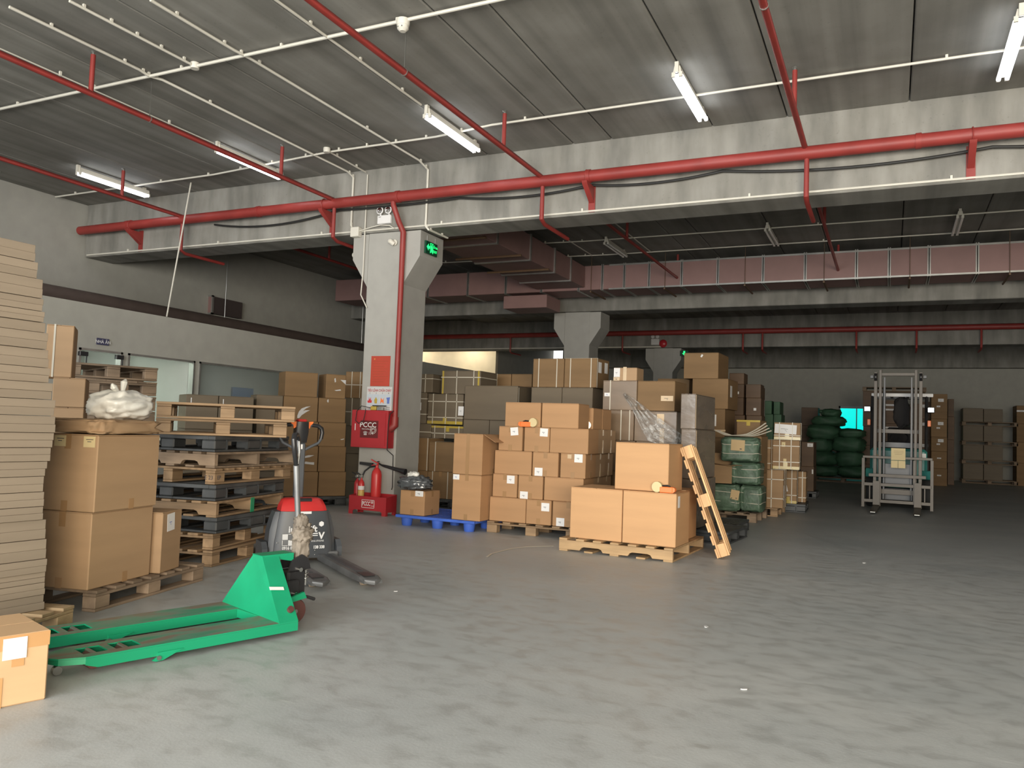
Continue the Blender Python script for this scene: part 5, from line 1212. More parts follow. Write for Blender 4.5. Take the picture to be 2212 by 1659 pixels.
# ---- tall cartons and pallets behind
q = onx(100, 760, -6.3); Ft = Frame(q.x, q.y, 50)
plastic_pallet(label='dark pallet hidden behind the big left cartons', loc=Ft.at(-.1, -.02), rot=Ft.a, L=.95, Wd=.8)
b0, b1 = Ft.hit(113, 850)[0], Ft.hit(184, 850)[0]
zt1, zt2 = zrow(Ft, 150, 816), zrow(Ft, 128, 700)
hh = (zrow(Ft, 150, 880)-.153)/2
G25 = 'cartons behind the tall left stack'
for i in range(2): carton('brown carton, %s one in the pile hidden behind the big left cartons' % ('lowest', 'second')[i], b1-b0, .5, hh-.002, Ft.at((b0+b1)/2, .25, .153+i*hh), Ft.a, m='kraft3', opts='n', group=G25)
carton('tan carton right behind the tall left stack, below the strapped one', b1-b0, .5, zt1-(.153+2*hh)-.002, Ft.at((b0+b1)/2, .25, .154+2*hh), Ft.a, m='kraft3', opts='n', group=G25)
c0, c1 = Ft.hit(96, 760)[0], Ft.hit(157, 760)[0]
carton('upright tan carton with a pale strap beside the tall left stack', c1-c0, .4, zt2-zt1-.003, Ft.at((c0+c1)/2, .25, zt1+.002), Ft.a, m='kraft3', opts='n', sv=(.3,), group=G25)
q = onx(183, 850, -7.1); Fp = Frame(q.x, q.y, 66)
zt_ = zrow(Fp, 260, 787); n = round(zt_/.15)
p0 = None
for i in range(n):
    s0 = Fp.hit(150 if i == n-1 else 180, 840)[0] + (random.uniform(-.03, .03))
    Lq = Fp.hit(338, 840)[0]-s0
    wood_pallet('block' if i % 2 else 'lean', 'woodx', Lq, 1.0, 'dim wooden pallet, %s in the pallet stack below the office windows' % tnm_(i) if False else 'dim wooden pallet, %s in the pallet stack by the office windows' % cnt[i], Fp.at(s0, 0, i*zt_/n+.001), Fp.a+random.uniform(-.02, .02), 'pallets stacked by the office windows')
# ---- S3 : mixed pallet stack
C3 = Vector((-5.36, 5.33, 0))
hp = 1.435/10
seq = ['block', 'block', 'plastic', 'rail', 'plastic', 'lean', 'rail', 'plastic', 'top', 'top']
nm3 = ['wooden pallet on the floor, lowest in the mixed pallet stack', 'wooden pallet, second from the floor in the mixed stack', 'black plastic pallet, lowest of three in the mixed stack', 'fresh notched wooden pallet with a green edge mark, mixed stack',
 'black plastic pallet, middle of three in the mixed stack', 'wooden pallet with burnt stamp marks, mixed stack', 'grey notched wooden pallet below the upper black one, mixed stack', 'black plastic pallet, highest of three in the mixed stack', 'wooden pallet with wide pale blocks, second from the top', 'worn wooden pallet, topmost in the mixed stack']
mt3 = ['wood', 'wood', None, 'wood', None, 'wood', 'woodx', None, 'wood', 'wood']
jit = [1, 4, -3, 3, 2, -2, -5, -1, 0, 0]; dxy = [(0, 0), (-.02, .02), (.0, .03), (.02, .0), (0, 0), (-.02, .0), (-.03, 0), (-.02, -.02), (0, 0), (0, 0)]
F3 = Frame(-5.36, 5.36, 45)
for i, k in enumerate(seq):
    z = i*hp+.001; a = math.radians(100+jit[i]); u = Vector((math.cos(a), math.sin(a), 0)); nrm = Vector((-u.y, u.x, 0))
    loc = C3+Vector((dxy[i][0], dxy[i][1], z))
    g = 'pallets in the mixed stack'
    if k == 'plastic':
        o = plastic_pallet(label=nm3[i], loc=loc, rot=a, L=1.2, Wd=1.0, group=g, H=hp-.003)
    elif k == 'rail':
        Lr = 1.0; o = wood_pallet('stringer', mt3[i], Lr, 1.2, nm3[i], loc + nrm*Lr, a-PI/2, g)
        if i == 3: obj('green_mark', MB().box(Lr-.0005, .57, .0, Lr+.004, .63, .135), 'green', o)
    elif k == 'top':
        s0, s1 = F3.hit(336, 920)[0], F3.hit(636, 920)[0]
        o = wood_pallet('block' , mt3[i], s1-s0-(.06 if i == 8 else 0), 1.0, nm3[i], F3.at(s0+(.0 if i == 8 else .0), 0 if i == 9 else .02, z), F3.a+(.03 if i == 8 else 0), g)
    else: o = wood_pallet(k, mt3[i], 1.2, 1.0, nm3[i], loc, a, g)
    if i == 5: 
        text('stamp', 'E 23', .05, 'ink', o, (-.001, .06, .058), (PI/2, 0, -PI/2)); text('stamp', 'EP', .05, 'ink', o, (.06, -.001, .058))
# ---- S4 : brown cartons behind the pallet stack
F4 = Frame(-8.04, 10.11, 55)
G4 = 'brown cartons on black pallets left of the column'
plastic_pallet(label='black plastic pallet under the scuffed brown cartons left of the column', loc=F4.at(F4.hit(612, 1074)[0], 0), rot=F4.a, L=F4.hit(748, 1080)[0]-F4.hit(612, 1074)[0], Wd=1.0)
z4 = [.153] + [zrow(F4, 688, y) for y in (1019, 964, 912, 859, 806.5)]
for i in range(5):
    fbox(F4, 612 if i < 4 else 616, 686.5, z4[i]+.001, z4[i+1], .42, 'scuffed brown carton, %s tier, column nearer the pallet truck handle' % tnm[i], m='brown', opts='n', group=G4)
    fbox(F4, 688 if i < 4 else 704, 747, z4[i]+.001, z4[i+1], .42, 'scuffed brown carton, %s tier, column nearer the white pillar' % tnm[i], m='brown', opts='n', group=G4)
    if i < 4:
        fbox(F4, 553, 611, z4[i]+.001, z4[i+1], .42, 'brown carton, %s tier, just behind the pallet stack end' % tnm[i], m='greybox', opts='n', group=G4)
# torn tape remnants stuck on the fronts
def rem(px, py, pts, L):
    s_, z_ = F4.hit(px, py)
    mb = MB(); mb.prism([(p[0], p[1]) for p in pts], -.0035, -.0015)
    return obj('torn_paper', mb, 'paper2', None, L, 'paper scrap', 'torn paper on the brown cartons', loc=F4.at(s_, 0, z_), rot=F4.a)
sw_ = [(0, 0), (.0, .04), (.02, .1), (.06, .15), (.13, .18), (.2, .19), (.13, .155), (.08, .11), (.12, .125), (.19, .13), (.14, .10), (.07, .05), (.03, -.0)]
rem(642, 903, sw_, 'large torn white paper curl on a brown carton above the truck handle')
rem(652, 990, [(0, .02), (.1, .05), (.19, .05), (.12, .02), (.02, .0)], 'torn white strip on a brown carton behind the truck handle, upper')
rem(652, 1001, [(0, 0), (.06, .03), (.12, .02), (.19, .02), (.19, -.02), (.08, -.01)], 'torn white strip on a brown carton behind the truck handle, lower')
rem(735, 826, [(0, .04), (.09, .04), (.09, -.03)], 'torn white triangle on the top right brown carton')
rem(722, 822, [(0, .03), (.02, .04), (.03, -.02), (.01, -.03)], 'slim torn strip on the top right brown carton')
rem(722, 843, [(0, 0), (.1, .02), (.11, .0), (.03, -.01)], 'long torn strip low on the top right brown carton')
rem(706, 866, [(0, 0), (.02, .03), (.03, .0), (.02, -.03)], 'tiny torn scrap on the fourth tier carton near the pillar')
rem(735, 949, [(0, 0), (.06, .015), (.06, .0), (.02, -.01)], 'tiny torn scrap on the third tier carton near the pillar')
F4b = Frame(-8.9, 8.6, 58)
plastic_pallet(label='black pallet hidden behind the mixed pallet stack', loc=F4b.at(F4b.hit(402, 950)[0], 0), rot=F4b.a, L=1.2, Wd=.6)
zb4 = zrow(F4b, 470, 854)
for j, (a_, b_, nn) in enumerate(((400, 470, 'left'), (471, 547, 'right'))):
    s0, s1 = F4b.hit(a_, 900)[0], F4b.hit(b_, 900)[0]
    for i in range(3):
        hz = (zb4-.153)/3
        carton('dull brown carton, %s tier %s, behind the mixed pallet stack' % (tnm[i], nn), s1-s0-.004, .55, hz-.003, F4b.at((s0+s1)/2, .275, .153+i*hz), F4b.a, m='greybox', opts='n', group='dull cartons behind the mixed pallet stack', labels=((.15 if j == 0 else .12, .8, .012, .1),) if i == 2 else ())
F4c = Frame(-8.4, 11.6, 12)
zt4 = [.001]+[zrow(F4c, 765, y) for y in (1040, 980, 920, 860, 803)]
for i in range(5):
    fbox(F4c, 746, 792, zt4[i]+.001, zt4[i+1], .5, 'dark strapped carton, %s tier, partly behind the pillar' % tnm[i], m='greybox' if i < 4 else 'brown', opts='n', sv=(.3, .7) if i >= 3 else (), sh=(.5,) if i >= 3 else (), group='strapped cartons left behind the pillar')
# ---- fire cabinet, posters, tray and extinguishers on the column
YC = B1-.002
def yx(px, py, Y): p = ony(px, py, Y); return p.x, p.z
Yk = B1-.19
x0, z0 = yx(756, 965, Yk); x1, z1 = yx(838, 887, Yk)
fc = empty('fire_hose_cabinet', (x0, B1-.001, z0), 0, 'red fire hose cabinet mounted on the white column', 'fire cabinet')
w, h = x1-x0, z1-z0; D = .18
obj('cabinet_body', MB().box(0, -D, 0, w, -.001, h, .006), 'redbox', fc)
mb = MB(); g = .035; wx0, wz0 = .10*w/.56+.03, .0
wx = (w*.26, h*.26, w*.76, h*.72)
mb.box(g, -D-.012, g, wx[0], -D-.0005, h-g); mb.box(wx[2], -D-.012, g, w-g, -D-.0005, h-g); mb.box(wx[0], -D-.012, g, wx[2], -D-.0005, wx[1]); mb.box(wx[0], -D-.012, wx[3], wx[2], -D-.0005, h-g)
dd = obj('cabinet_door', mb, 'redbox', fc)
obj('door_handle', MB().box(w*.12, -D-.022, h*.45, w*.12+.012, -D-.0125, h*.63, .002), 'paper', dd)
obj('window_back', MB().box(wx[0], -D-.003, wx[1], wx[2], -D-.001, wx[3]), 'darkred', dd)
obj('coiled_hose', MB().tube([(w*.62+.05*math.cos(t), -D-.006, h*.47+.05*math.sin(t)) for t in [k*PI/9 for k in range(18)]], .003, 6, True).tube([(w*.62+.03*math.cos(t), -D-.006, h*.47+.03*math.sin(t)) for t in [k*PI/9 for k in range(18)]], .003, 6, True), 'bag', dd)
text('window_lettering', 'PCCC', .095*w/.6, 'paper', dd, ((wx[0]+wx[2])/2-.02, -D-.013, h*.60), bold=.0012, sx=1.1)
text('window_lettering', 'TÌNH HUỐNG CHÁY', .022*w/.6, 'paper', dd, ((wx[0]+wx[2])/2-.02, -D-.013, h*.49)); text('window_lettering', '☎ 114', .055*w/.6, 'paper', dd, ((wx[0]+wx[2])/2-.01, -D-.013, h*.38))
def poster(name, L, x0, z0, x1, z1, m):
    o = empty(name, (x0, YC, z0), 0, L, 'poster'); obj('poster_board', MB().box(0, -.006, 0, x1-x0, -.001, z1-z0), m, o); return o, x1-x0, z1-z0
a = yx(800, 834, YC); b = yx(844, 769, YC)
o, w, h = poster('safety_rules_poster', 'red notice board with faint print high on the white column', a[0], a[1], b[0], b[1], 'redpost')
for k in range(9): obj('print_line', MB().box(w*.1, -.0072, h*(.82-k*.085), w*(.9-.1*(k % 3)), -.0062, h*(.82-k*.085)+.006), 'redtxt2', o)
obj('emblem', MB().lathe([(.004, 0), (.012, 0), (.012, .0012), (.004, .0012)], 14, Matrix.Translation((w*.18, -.0074, h*.9)), 'y'), 'redtxt', o)
a = yx(791, 893, YC); b = yx(848, 836, YC)
o, w, h = poster('fire_order_poster', 'white fire instructions poster with four small pictures above the red cabinet', a[0], a[1], b[0], b[1], 'paper2')
text('poster_lettering', 'TIÊU LỆNH CHỮA CHÁY', .048*w/.42, 'redbox', o, (w/2, -.0072, h*.86), bold=.0006, sx=.74)
cols = ['redcov', 'ytape', 'orange', 'inkb']
for k in range(4):
    x = w*(.13+.245*k)
    obj('picture_cell', MB().box(x-w*.11, -.0075, h*.30, x+w*.11, -.0063, h*.72), 'cellc', o)
    mb = MB()
    if k == 0: mb.prism([(x-.035, h*.40), (x-.04, h*.5), (x-.02, h*.47), (x-.015, h*.62), (x, h*.5), (x+.018, h*.62), (x+.02, h*.47), (x+.04, h*.52), (x+.035, h*.40)], -.009, -.0078)
    elif k == 1: mb.prism([(x-.02, h*.38), (x-.03, h*.5), (x, h*.62), (x+.025, h*.52), (x+.02, h*.38)], -.009, -.0078)
    elif k == 2: mb.prism([(x-.03, h*.37), (x-.02, h*.6), (x+.01, h*.5), (x+.03, h*.6), (x+.03, h*.37), (x, h*.45)], -.009, -.0078)
    else: mb.prism([(x-.02, h*.38), (x-.02, h*.5), (x-.035, h*.6), (x+.03, h*.62), (x+.02, h*.48), (x+.02, h*.38)], -.009, -.0078)
    obj('picture_print', mb, cols[k], o)
    text('poster_lettering', str(k+1), .03*w/.42, 'ink', o, (x, -.0078, h*.76))
    for q in range(3): obj('print_line', MB().box(x-w*.085, -.0072, h*(.22-.06*q), x+w*.07, -.0063, h*(.22-.06*q)+.006), 'ink', o)
# things on the cabinet
kx, kz = yx(812, 886, Yk)
o = empty('alarm_gadget', (fc.location.x+.34, B1-.1, z1+.001), 0, 'small yellow-green and black device on top of the fire cabinet', 'device')
obj('device_body', MB().box(-.05, -.04, 0, .05, .04, .06, .01), 'ytape', o); obj('device_bar', MB().box(-.03, -.02, .061, .2, .02, .075, .004), 'black', o); obj('device_stand', MB().box(.06, -.03, 0, .16, .03, .045, .004), 'steel', o)
P0 = fc.location
obj('power_lead', MB().tube([(P0.x+.33, B1-.13, z1+.03), (P0.x+.15, B1-.16, z1+.06), (P0.x+.1, B1-.2, z1-.02), (P0.x+.1, B1-.22, z1-.16), (P0.x+.16, B1-.225, z1-.2), (P0.x+.24, B1-.22, z1-.16), (P0.x+.26, B1-.21, z1-.03), (P0.x+.25, B1-.19, z1+.02)], .0055, 6), 'cable', None, 'black cable looping over the top of the fire cabinet', 'cable')
lx = x1+.02
obj('power_lead', MB().tube([(lx+.02, B1-.1, z1), (lx+.01, B1-.175, z1-.05), (lx-.0, B1-.195, z1-.2), (lx, B1-.195, z0-.02), (lx+.01, B1-.05, z0-.1), (lx+.0, B1-.03, .75), (lx+.01, B1-.03, .4), (lx-.01, B1-.02, .36)], .006, 6), 'cable', None, 'thin black lead hanging down the column from the cabinet', 'cable')
# tray
Yt = B1-.30
xa, _ = yx(753, 1100, Yt); xb, _ = yx(833, 1108, Yt)
za = .06; zt_ = yx(790, 1072, Yt)[1]
tr = empty('extinguisher_tray', (xa, Yt, 0), 0, 'red metal floor tray holding the fire extinguishers', 'tray')
w = xb-xa; D = .27; t = .008
obj('front_panel', MB().prism([(0, 0), (.07, 0), (.07, .045), (.1, .065), (w-.1, .065), (w-.07, .045), (w-.07, 0), (w, 0), (w, zt_), (0, zt_)], 0, t), 'redbox', tr)
obj('back_panel', MB().prism([(0, 0), (.07, 0), (.07, .045), (.1, .065), (w-.1, .065), (w-.07, .045), (w-.07, 0), (w, 0), (w, zt_+.03), (0, zt_+.03)], D-t, D), 'redbox', tr)
for xx in (0, w-t): obj('side_panel', MB().prism([(t, 0), (.05, 0), (.05, .05), (D-.05, .05), (D-.05, 0), (D-t, 0), (D-t, zt_+.03), (t, zt_)], xx, xx+t, 'x'), 'redbox', tr)
obj('tray_floor', MB().box(t, t, .075, w-t, D-t, .083), 'redbox', tr)
mb = MB(); cxx = w*.52; 
for r in ((-.11, .0, .11, .006), (-.11, .11, .11, .116), (-.11, 0, -.104, .116), (.104, 0, .11, .116)): mb.box(cxx+r[0], -.003, .1+r[1], cxx+r[2], -.0005, .1+r[3])
obj('label_border', mb, 'paper', tr)
text('tray_lettering', 'PCCC', .085, 'paper', tr, (cxx-.03, -.001, .158), bold=.002, sx=.62); text('tray_lettering', '☎', .04, 'paper', tr, (cxx+.07, -.001, .185)); text('tray_lettering', '114', .034, 'paper', tr, (cxx+.07, -.001, .13))
def extinguisher(loc, r, h, L, m='redcov', label=False, horn=True, rot=0):
    o = empty('fire_extinguisher', loc, rot, L, 'extinguisher')
    obj('cylinder', MB().lathe([(r*.9, 0), (r, .015), (r, h*.78), (r*.85, h*.86), (r*.45, h*.93), (r*.28, h*.95), (r*.28, h)], 24), m, o)
    v = obj('valve', MB().box(-.018, -.02, h, .018, .02, h+.045, .005), 'redcov' if horn else 'steel', o)
    obj('lever', MB().prism([(-.01, h+.045), (-.10, h+.085), (-.105, h+.075), (-.01, h+.03)], -.01, .01), 'redcov' if horn else 'black', o); obj('carry_handle', MB().prism([(-.01, h+.02), (-.09, h-.0), (-.09, h-.01), (-.01, h+.005)], -.01, .01), 'redcov' if horn else 'black', o)
    obj('gauge', MB().lathe([(.004, -.012), (.016, -.012), (.016, .0)], 12, Matrix.Translation((.0, -.02, h+.02)), 'y'), 'steel', o)
    if label:
        obj('paper_label', MB().lathe([(r+.001, h*.05), (r+.0015, h*.06), (r+.0015, h*.58), (r+.001, h*.59)], 24), 'ytape2', o); obj('white_band', MB().lathe([(r+.002, h*.6), (r+.0022, h*.61), (r+.0022, h*.72), (r+.002, h*.73)], 24), 'paper', o)
    return o
Ye = Yt+.14
cx, _ = yx(812, 1060, Ye); hz = yx(812, 1002, Ye)[1]-.084
ex1 = extinguisher((cx, Ye, .084), .075, hz-.02, 'large bright red fire extinguisher with a long black horn in the tray')
obj('discharge_horn', MB().lathe([(.014, 0), (.02, .05), (.03, .3), (.045, .42), (.04, .42)], 16, Matrix.Translation((.02, .09, hz-.02)) @ Euler((0, PI/2+.18, 0)).to_matrix().to_4x4()), 'black', ex1)
obj('hose', MB().tube([(0, .02, hz+.01), (-.03, .08, hz+.03), (-.08, .1, hz+.02), (.02, .09, hz-.02)], .012, 8), 'black', ex1)
cx2, _ = yx(780, 1060, Ye-.03); h2 = yx(780, 1032, Ye-.03)[1]-.084
ex2 = extinguisher((cx2, Ye-.03, .084), .045, h2, 'slim fire extinguisher with a yellow label in the tray', 'redcov', True, False)
obj('hose', MB().tube([(0, .02, h2+.03), (.03, .03, h2+.1), (.10, .05, h2+.16), (.2, .06, h2+.18)], .012, 8), 'black', ex2)
cx3, _ = yx(769, 1060, Ye+.04)
extinguisher((cx3+.005, Ye+.055, .084), .045, h2-.01, 'plain red fire extinguisher half hidden at the left end of the tray', 'redbox', False, False)
ho = obj('horn_nozzle', MB().prism([(-.1, .02), (-.1, .06), (.12, .05), (.12, .0), (.02, .01)], -.02, .02), 'black', ex2, loc=(.02, .06, h2+.17))
# ---- electric pallet truck
EO = Vector((-4.86, 5.95, 0)); EA = math.radians(-35)
et = empty('electric_pallet_truck', EO, EA, 'dark grey electric pallet truck with a red cover and looped tiller', 'pallet truck')
def E_(n_, mb, m, par=et, **k): return obj(n_, mb, m, par, **k)
def loft(secs, inset=.0):                              # secs: list of (z, half width, x front, x back)
    mb = MB(); vs = []; fs = []; n = 0
    for z, hw, xf, xb in secs:
        c = min(.05, hw*.25)
        ring = [(xf, -hw+c), (xf, hw-c), (xf-c*.7, hw), (xb+c, hw), (xb, hw-c), (xb, -hw+c), (xb+c, -hw), (xf-c*.7, -hw)]
        vs += [(x, y, z) for x, y in ring]; n = len(ring)
    m = len(secs)
    for i in range(m-1):
        for q in range(n): fs.append((i*n+q, i*n+(q+1) % n, (i+1)*n+(q+1) % n, (i+1)*n+q))
    fs += [tuple(range(n)), tuple(range((m-1)*n, m*n))]
    mb.add(vs, fs); mb.smooth = True; return mb
E_('front_cover', loft([(.06, .27, .0, -.24), (.2, .262, -.005, -.25), (.38, .235, -.02, -.26), (.475, .215, -.03, -.26)]), 'grey')
E_('side_cover', loft([(.08, .315, -.05, -.30), (.3, .30, -.06, -.30), (.42, .27, -.07, -.30), (.47, .25, -.08, -.30)]), 'grey')
rc = E_('red_cover', loft([(.477, .214, -.03, -.27), (.52, .205, -.045, -.27), (.575, .18, -.08, -.26), (.59, .15, -.11, -.24)]), 'redcov')
E_('grip_recess', MB().tube([(-.09, -.07, .57), (-.09, .07, .57)], .022, 10), 'black', rc)
E_('badge', MB().box(-.031, -.05, .452, -.026, .06, .474), 'paper', rc)
E_('base_plate', MB().box(-.34, -.33, .045, -.01, .33, .10, .01), 'greyl')
for sy in (-1, 1): E_('wheel_guard', MB().prism([(-.30, .05), (-.04, .05), (-.04, .14), (-.10, .2), (-.30, .2)], sy*.32, sy*.37), 'grey')
for sy, L_ in ((-1, 1.24), (1, 1.30)):
    y = sy*.20
    f = E_('fork', MB().prism([(-.0, .035), (-.0, .085), (L_-.12, .085), (L_-.02, .07), (L_, .045), (L_-.35, .03)], y-.075, y+.075), 'greyl')
    E_('fork_rib', MB().box(.08, y-.03, .086, L_-.34, y+.03, .09, .002), 'grey', f)
    E_('roller_slot', MB().box(L_-.28, y-.045, .0865, L_-.1, y+.045, .0895), 'black', f); E_('load_roller', MB().disc((L_-.19, y, .04), .04, .08, 'y', 18), 'wheelg', f)
    E_('fork_nose', MB().tube([(L_-.12, y-.065, .07), (L_-.03, y-.055, .06), (L_+.01, y, .055), (L_-.03, y+.055, .06), (L_-.12, y+.065, .07)], .02, 8), 'greyl', f)
E_('drive_wheel', MB().disc((-.25, 0, .1), .1, .08, 'y', 22), 'tyre')
rt = (PI/2, 0, PI/2)
text('cover_lettering', 'inter lift', .082, 'paper', et, (-.0005, -.02, .315), (PI/2+.06, 0, PI/2), bold=.0022, ex=.002)
text('cover_lettering', '⬢', .06, 'paper', et, (-.0155, .155, .355), (PI/2+.1, 0, PI/2), ex=.002)
mb = MB()
for (y0, z0_, y1, z1_) in ((-.205, .225, -.155, .275), (-.15, .17, -.1, .22)): mb.box(.0, y0, z0_, .004, y1, z1_)
for (y0, z0_, y1, z1_) in ((-.15, .272, -.10, .277), (-.105, .225, -.10, .277), (-.205, .17, -.2, .22), (-.205, .17, -.155, .175)): mb.box(.0, y0, z0_, .004, y1, z1_)
mb.box(-.004, -.07, .27, .003, .12, .279); mb.box(-.002, .0, .252, .003, .12, .26)
E_('logo_print', mb, 'paper'); text('cover_lettering', 'V', .085, 'paper', et, (.0, .155, .25), (PI/2+.03, 0, PI/2), bold=.003, ex=.003)
text('cover_lettering', 'SOLUTIONS', .022, 'paper', et, (.0035, .12, .205), rt, ex=.002); text('cover_lettering', '0916 02', .038, 'paper', et, (.0035, -.15, .148), rt, bold=.0015, ex=.002, sx=.85); text('cover_lettering', '138 338', .038, 'paper', et, (.0035, .135, .148), rt, bold=.0015, ex=.002, sx=.85)
for y, z in ((-.17, .12), (.1, .12), (-.25, .2), (.1, .08)): E_('bolt_head', MB().lathe([(.001, 0), (.005, 0), (.005, .003), (.001, .004)], 8, Matrix.Translation((.004, y, z)), 'x'), 'chrome')
# tiller
tl = E_('tiller_post', MB().box(-.335, -.045, .52, -.275, .045, 1.10, .012), 'grey')
E_('white_sticker', MB().box(-.274, -.01, 1.04, -.272, .012, 1.085), 'paper', tl)
hd = E_('control_head', loft([(1.10, .05, -.27, -.36), (1.2, .06, -.25, -.38), (1.30, .055, -.24, -.37)]), 'black', et); E_('head_cap', MB().box(-.36, -.045, 1.301, -.25, .04, 1.325, .01), 'redcov', hd)
for sy in (-1, 1):
    pts = [(-.30, sy*.05, 1.255), (-.30, sy*.10, 1.27), (-.30, sy*.16, 1.265), (-.30, sy*.195, 1.24), (-.30, sy*.205, 1.2), (-.30, sy*.195, 1.14), (-.30, sy*.17, 1.10), (-.30, sy*.09, 1.06), (-.30, sy*.045, 1.035)]
    lpb = E_('handle_loop', MB().tube(pts, .0135, 10), 'grey', et); E_('rubber_grip', MB().tube(pts[1:6], .019, 10), 'black', lpb)
    E_('butterfly_lever', MB().prism([(sy*.055, 1.25), (sy*.055, 1.30), (sy*.11, 1.305), (sy*.105, 1.285), (sy*.085, 1.27), (sy*.075, 1.235)], -.315, -.285, 'x'), 'orange', hd)
# ---- green hand pallet truck
GO = Vector((-3.26, 3.97, 0)); GA = math.radians(73)
gt = empty('green_pallet_truck', GO, GA, 'worn green hand pallet truck with its forks pointing left', 'pallet truck')
def G_(n_, mb, m, par=gt, **k): return obj(n_, mb, m, par, **k)
zf = .09
for i, (y0, y1, x0) in enumerate(((0, .245, -1.36), (.50, .745, -1.42))):
    ym = (y0+y1)/2
    # channel: top plate and folded sides
    body = [(x0+.14, y0), (0, y0), (0, y1), (x0+.14, y1), (x0+.03, y1-.05), (x0, ym), (x0+.03, y0+.05)]
    mb = MB()
    sl = [(x0+.26, x0+.15), (x0+.42, x0+.31)]
    # top plate pieces leaving two roller slots
    mb.prism([(x0, ym+.04), (x0, ym-.04), (x0+.03, y0+.05), (x0+.14, y0), (x0+.15, y0), (x0+.15, y1), (x0+.14, y1), (x0+.03, y1-.05)], zf-.008, zf, 'z')
    mb.box(x0+.15, y0, zf-.008, x0+.44, y0+.06, zf); mb.box(x0+.15, y1-.06, zf-.008, x0+.44, y1, zf); mb.box(x0+.27, y0+.0601, zf-.008, x0+.31, y1-.0601, zf)
    mb.box(x0+.44, y0, zf-.008, 0, y1, zf)
    f = G_('fork', mb, 'wgreen')
    for yy in (y0, y1-.012): G_('fork_side', MB().prism([(x0+.14, zf-.0085), (x0+.14, .05), (x0+.2, .03), (0, .03), (0, zf-.0085)], yy, yy+.012), 'wgreen', f)
    G_('nose_rib', MB().prism([(x0+.0, ym), (x0+.03, y0+.05), (x0+.14, y0), (x0+.14, y0+.012), (x0+.035, y0+.06), (x0+.012, ym), (x0+.035, y1-.06), (x0+.14, y1-.012), (x0+.14, y1), (x0+.03, y1-.05)], .055, zf-.0085, 'z'), 'green', f)
    for xx in (x0+.21, x0+.37): G_('load_roller', MB().disc((xx, ym, .041), .040, .10, 'y', 20), 'rubber'); 
    for xx in (x0+.21, x0+.37): G_('roller_cover', MB().tube([(xx, y0+.065, .077), (xx, y1-.065, .077)], .012, 8), 'steel', f)
    G_('entry_wheel', MB().disc((x0+.04, ym-.03, .024), .024, .03, 'y', 16), 'steel')
    for yy in (y0-.008, y1): G_('pivot_ear', MB().prism([(x0+.50, .03), (x0+.47, .012), (x0+.49, -.0+.004), (x0+.53, .006), (x0+.64, .05), (x0+.5, .05)], yy, yy+.008), 'green', f)
    G_('pivot_pin', MB().tube([(x0+.505, y0-.016, .022), (x0+.505, y1+.012, .022)], .012, 10), 'steel', f)
    G_('push_rod', MB().tube([(x0+.28, ym, .03), (x0+.5, ym, .025), (-.1, ym, .04)], .01, 6), 'greyl', f)
G_('cross_plate', MB().box(-.13, .2455, .035, .0, .4995, zf, .004), 'green')
# pyramid heel
def quad_solid(pts, t, m, nm):
    v = [Vector(p) for p in pts]; n = (v[1]-v[0]).cross(v[2]-v[0]).normalized()*t; mb = MB()
    k = len(v); mb.add([tuple(p) for p in v]+[tuple(p-n) for p in v], [tuple(range(k)), tuple(range(2*k-1, k-1, -1))]+[(i, (i+1) % k, k+(i+1) % k, k+i) for i in range(k)]); return G_(nm, mb, m)
zt_ = .445; ta, tb, ty0, ty1 = -.075, .04, .325, .425
quad_solid([(-.13, .0, zf), (-.10, .745, zf), (ta, ty1, zt_), (ta, ty0, zt_)], -.008, 'green', 'front_slope')
quad_solid([(-.13, .0, zf), (ta, ty0, zt_), (tb, ty0, zt_), (.0, .0, zf)], -.008, 'green', 'side_plate')
quad_solid([(-.10, .745, zf), (0, .745, zf), (tb, ty1, zt_), (ta, ty1, zt_)], -.008, 'green', 'side_plate')
quad_solid([(0, 0, zf), (tb, ty0, zt_), (tb, ty1, zt_), (0, .745, zf)], -.006, 'green', 'back_plate')
G_('top_hook_plate', MB().prism([(ta-.005, zt_), (.15, zt_), (.15, zt_-.045), (.13, zt_-.05), (.03, zt_-.03), (ta, zt_-.008)], ty0-.01, ty1+.01), 'green')
G_('white_sticker', MB().box(-.07, -.001, -.011, .03, .001, .011, 0, Matrix.Translation((-.05, .145, .265)) @ Euler((-.72, .12, .0)).to_matrix().to_4x4()), 'paper')
G_('side_bolt', MB().lathe([(.004, -.012), (.02, -.012), (.02, .01), (.004, .01)], 14, Matrix.Translation((-.03, .045, .15)) @ Euler((-.72, 0, 0)).to_matrix().to_4x4(), 'y'), 'rubber')
# pump
px_ = .21; py_ = .372
for sy in (-1, 1):
    G_('steer_wheel', MB().disc((px_-.07, py_+sy*.10, .08), .079, .055, 'y', 26), 'rubber'); 
G_('steer_axle', MB().tube([(px_-.07, py_-.13, .08), (px_-.07, py_+.13, .08)], .014, 10), 'steel')
G_('link_arm', MB().prism([(.0, .13), (.03, .16), (px_-.02, .2), (px_-.0, .16)], py_-.14, py_-.12), 'green')
G_('pump_body', MB().box(px_-.09, py_-.05, .14, px_+.05, py_+.05, .33, .015), 'black'); G_('pump_cylinder', MB().tube([(px_-.01, py_, .18), (px_-.01, py_, .40)], .036, 14), 'black')
G_('valve_block', MB().box(px_-.11, py_-.085, .17, px_-.02, py_-.051, .27, .008), 'black')
G_('pin', MB().lathe([(.002, -.02), (.014, -.02), (.014, .02)], 12, Matrix.Translation((px_-.06, py_-.09, .185)), 'y'), 'chrome'); G_('pin', MB().lathe([(.002, -.02), (.014, -.02), (.014, .02)], 12, Matrix.Translation((px_-.02, py_-.07, .335)), 'y'), 'chrome')
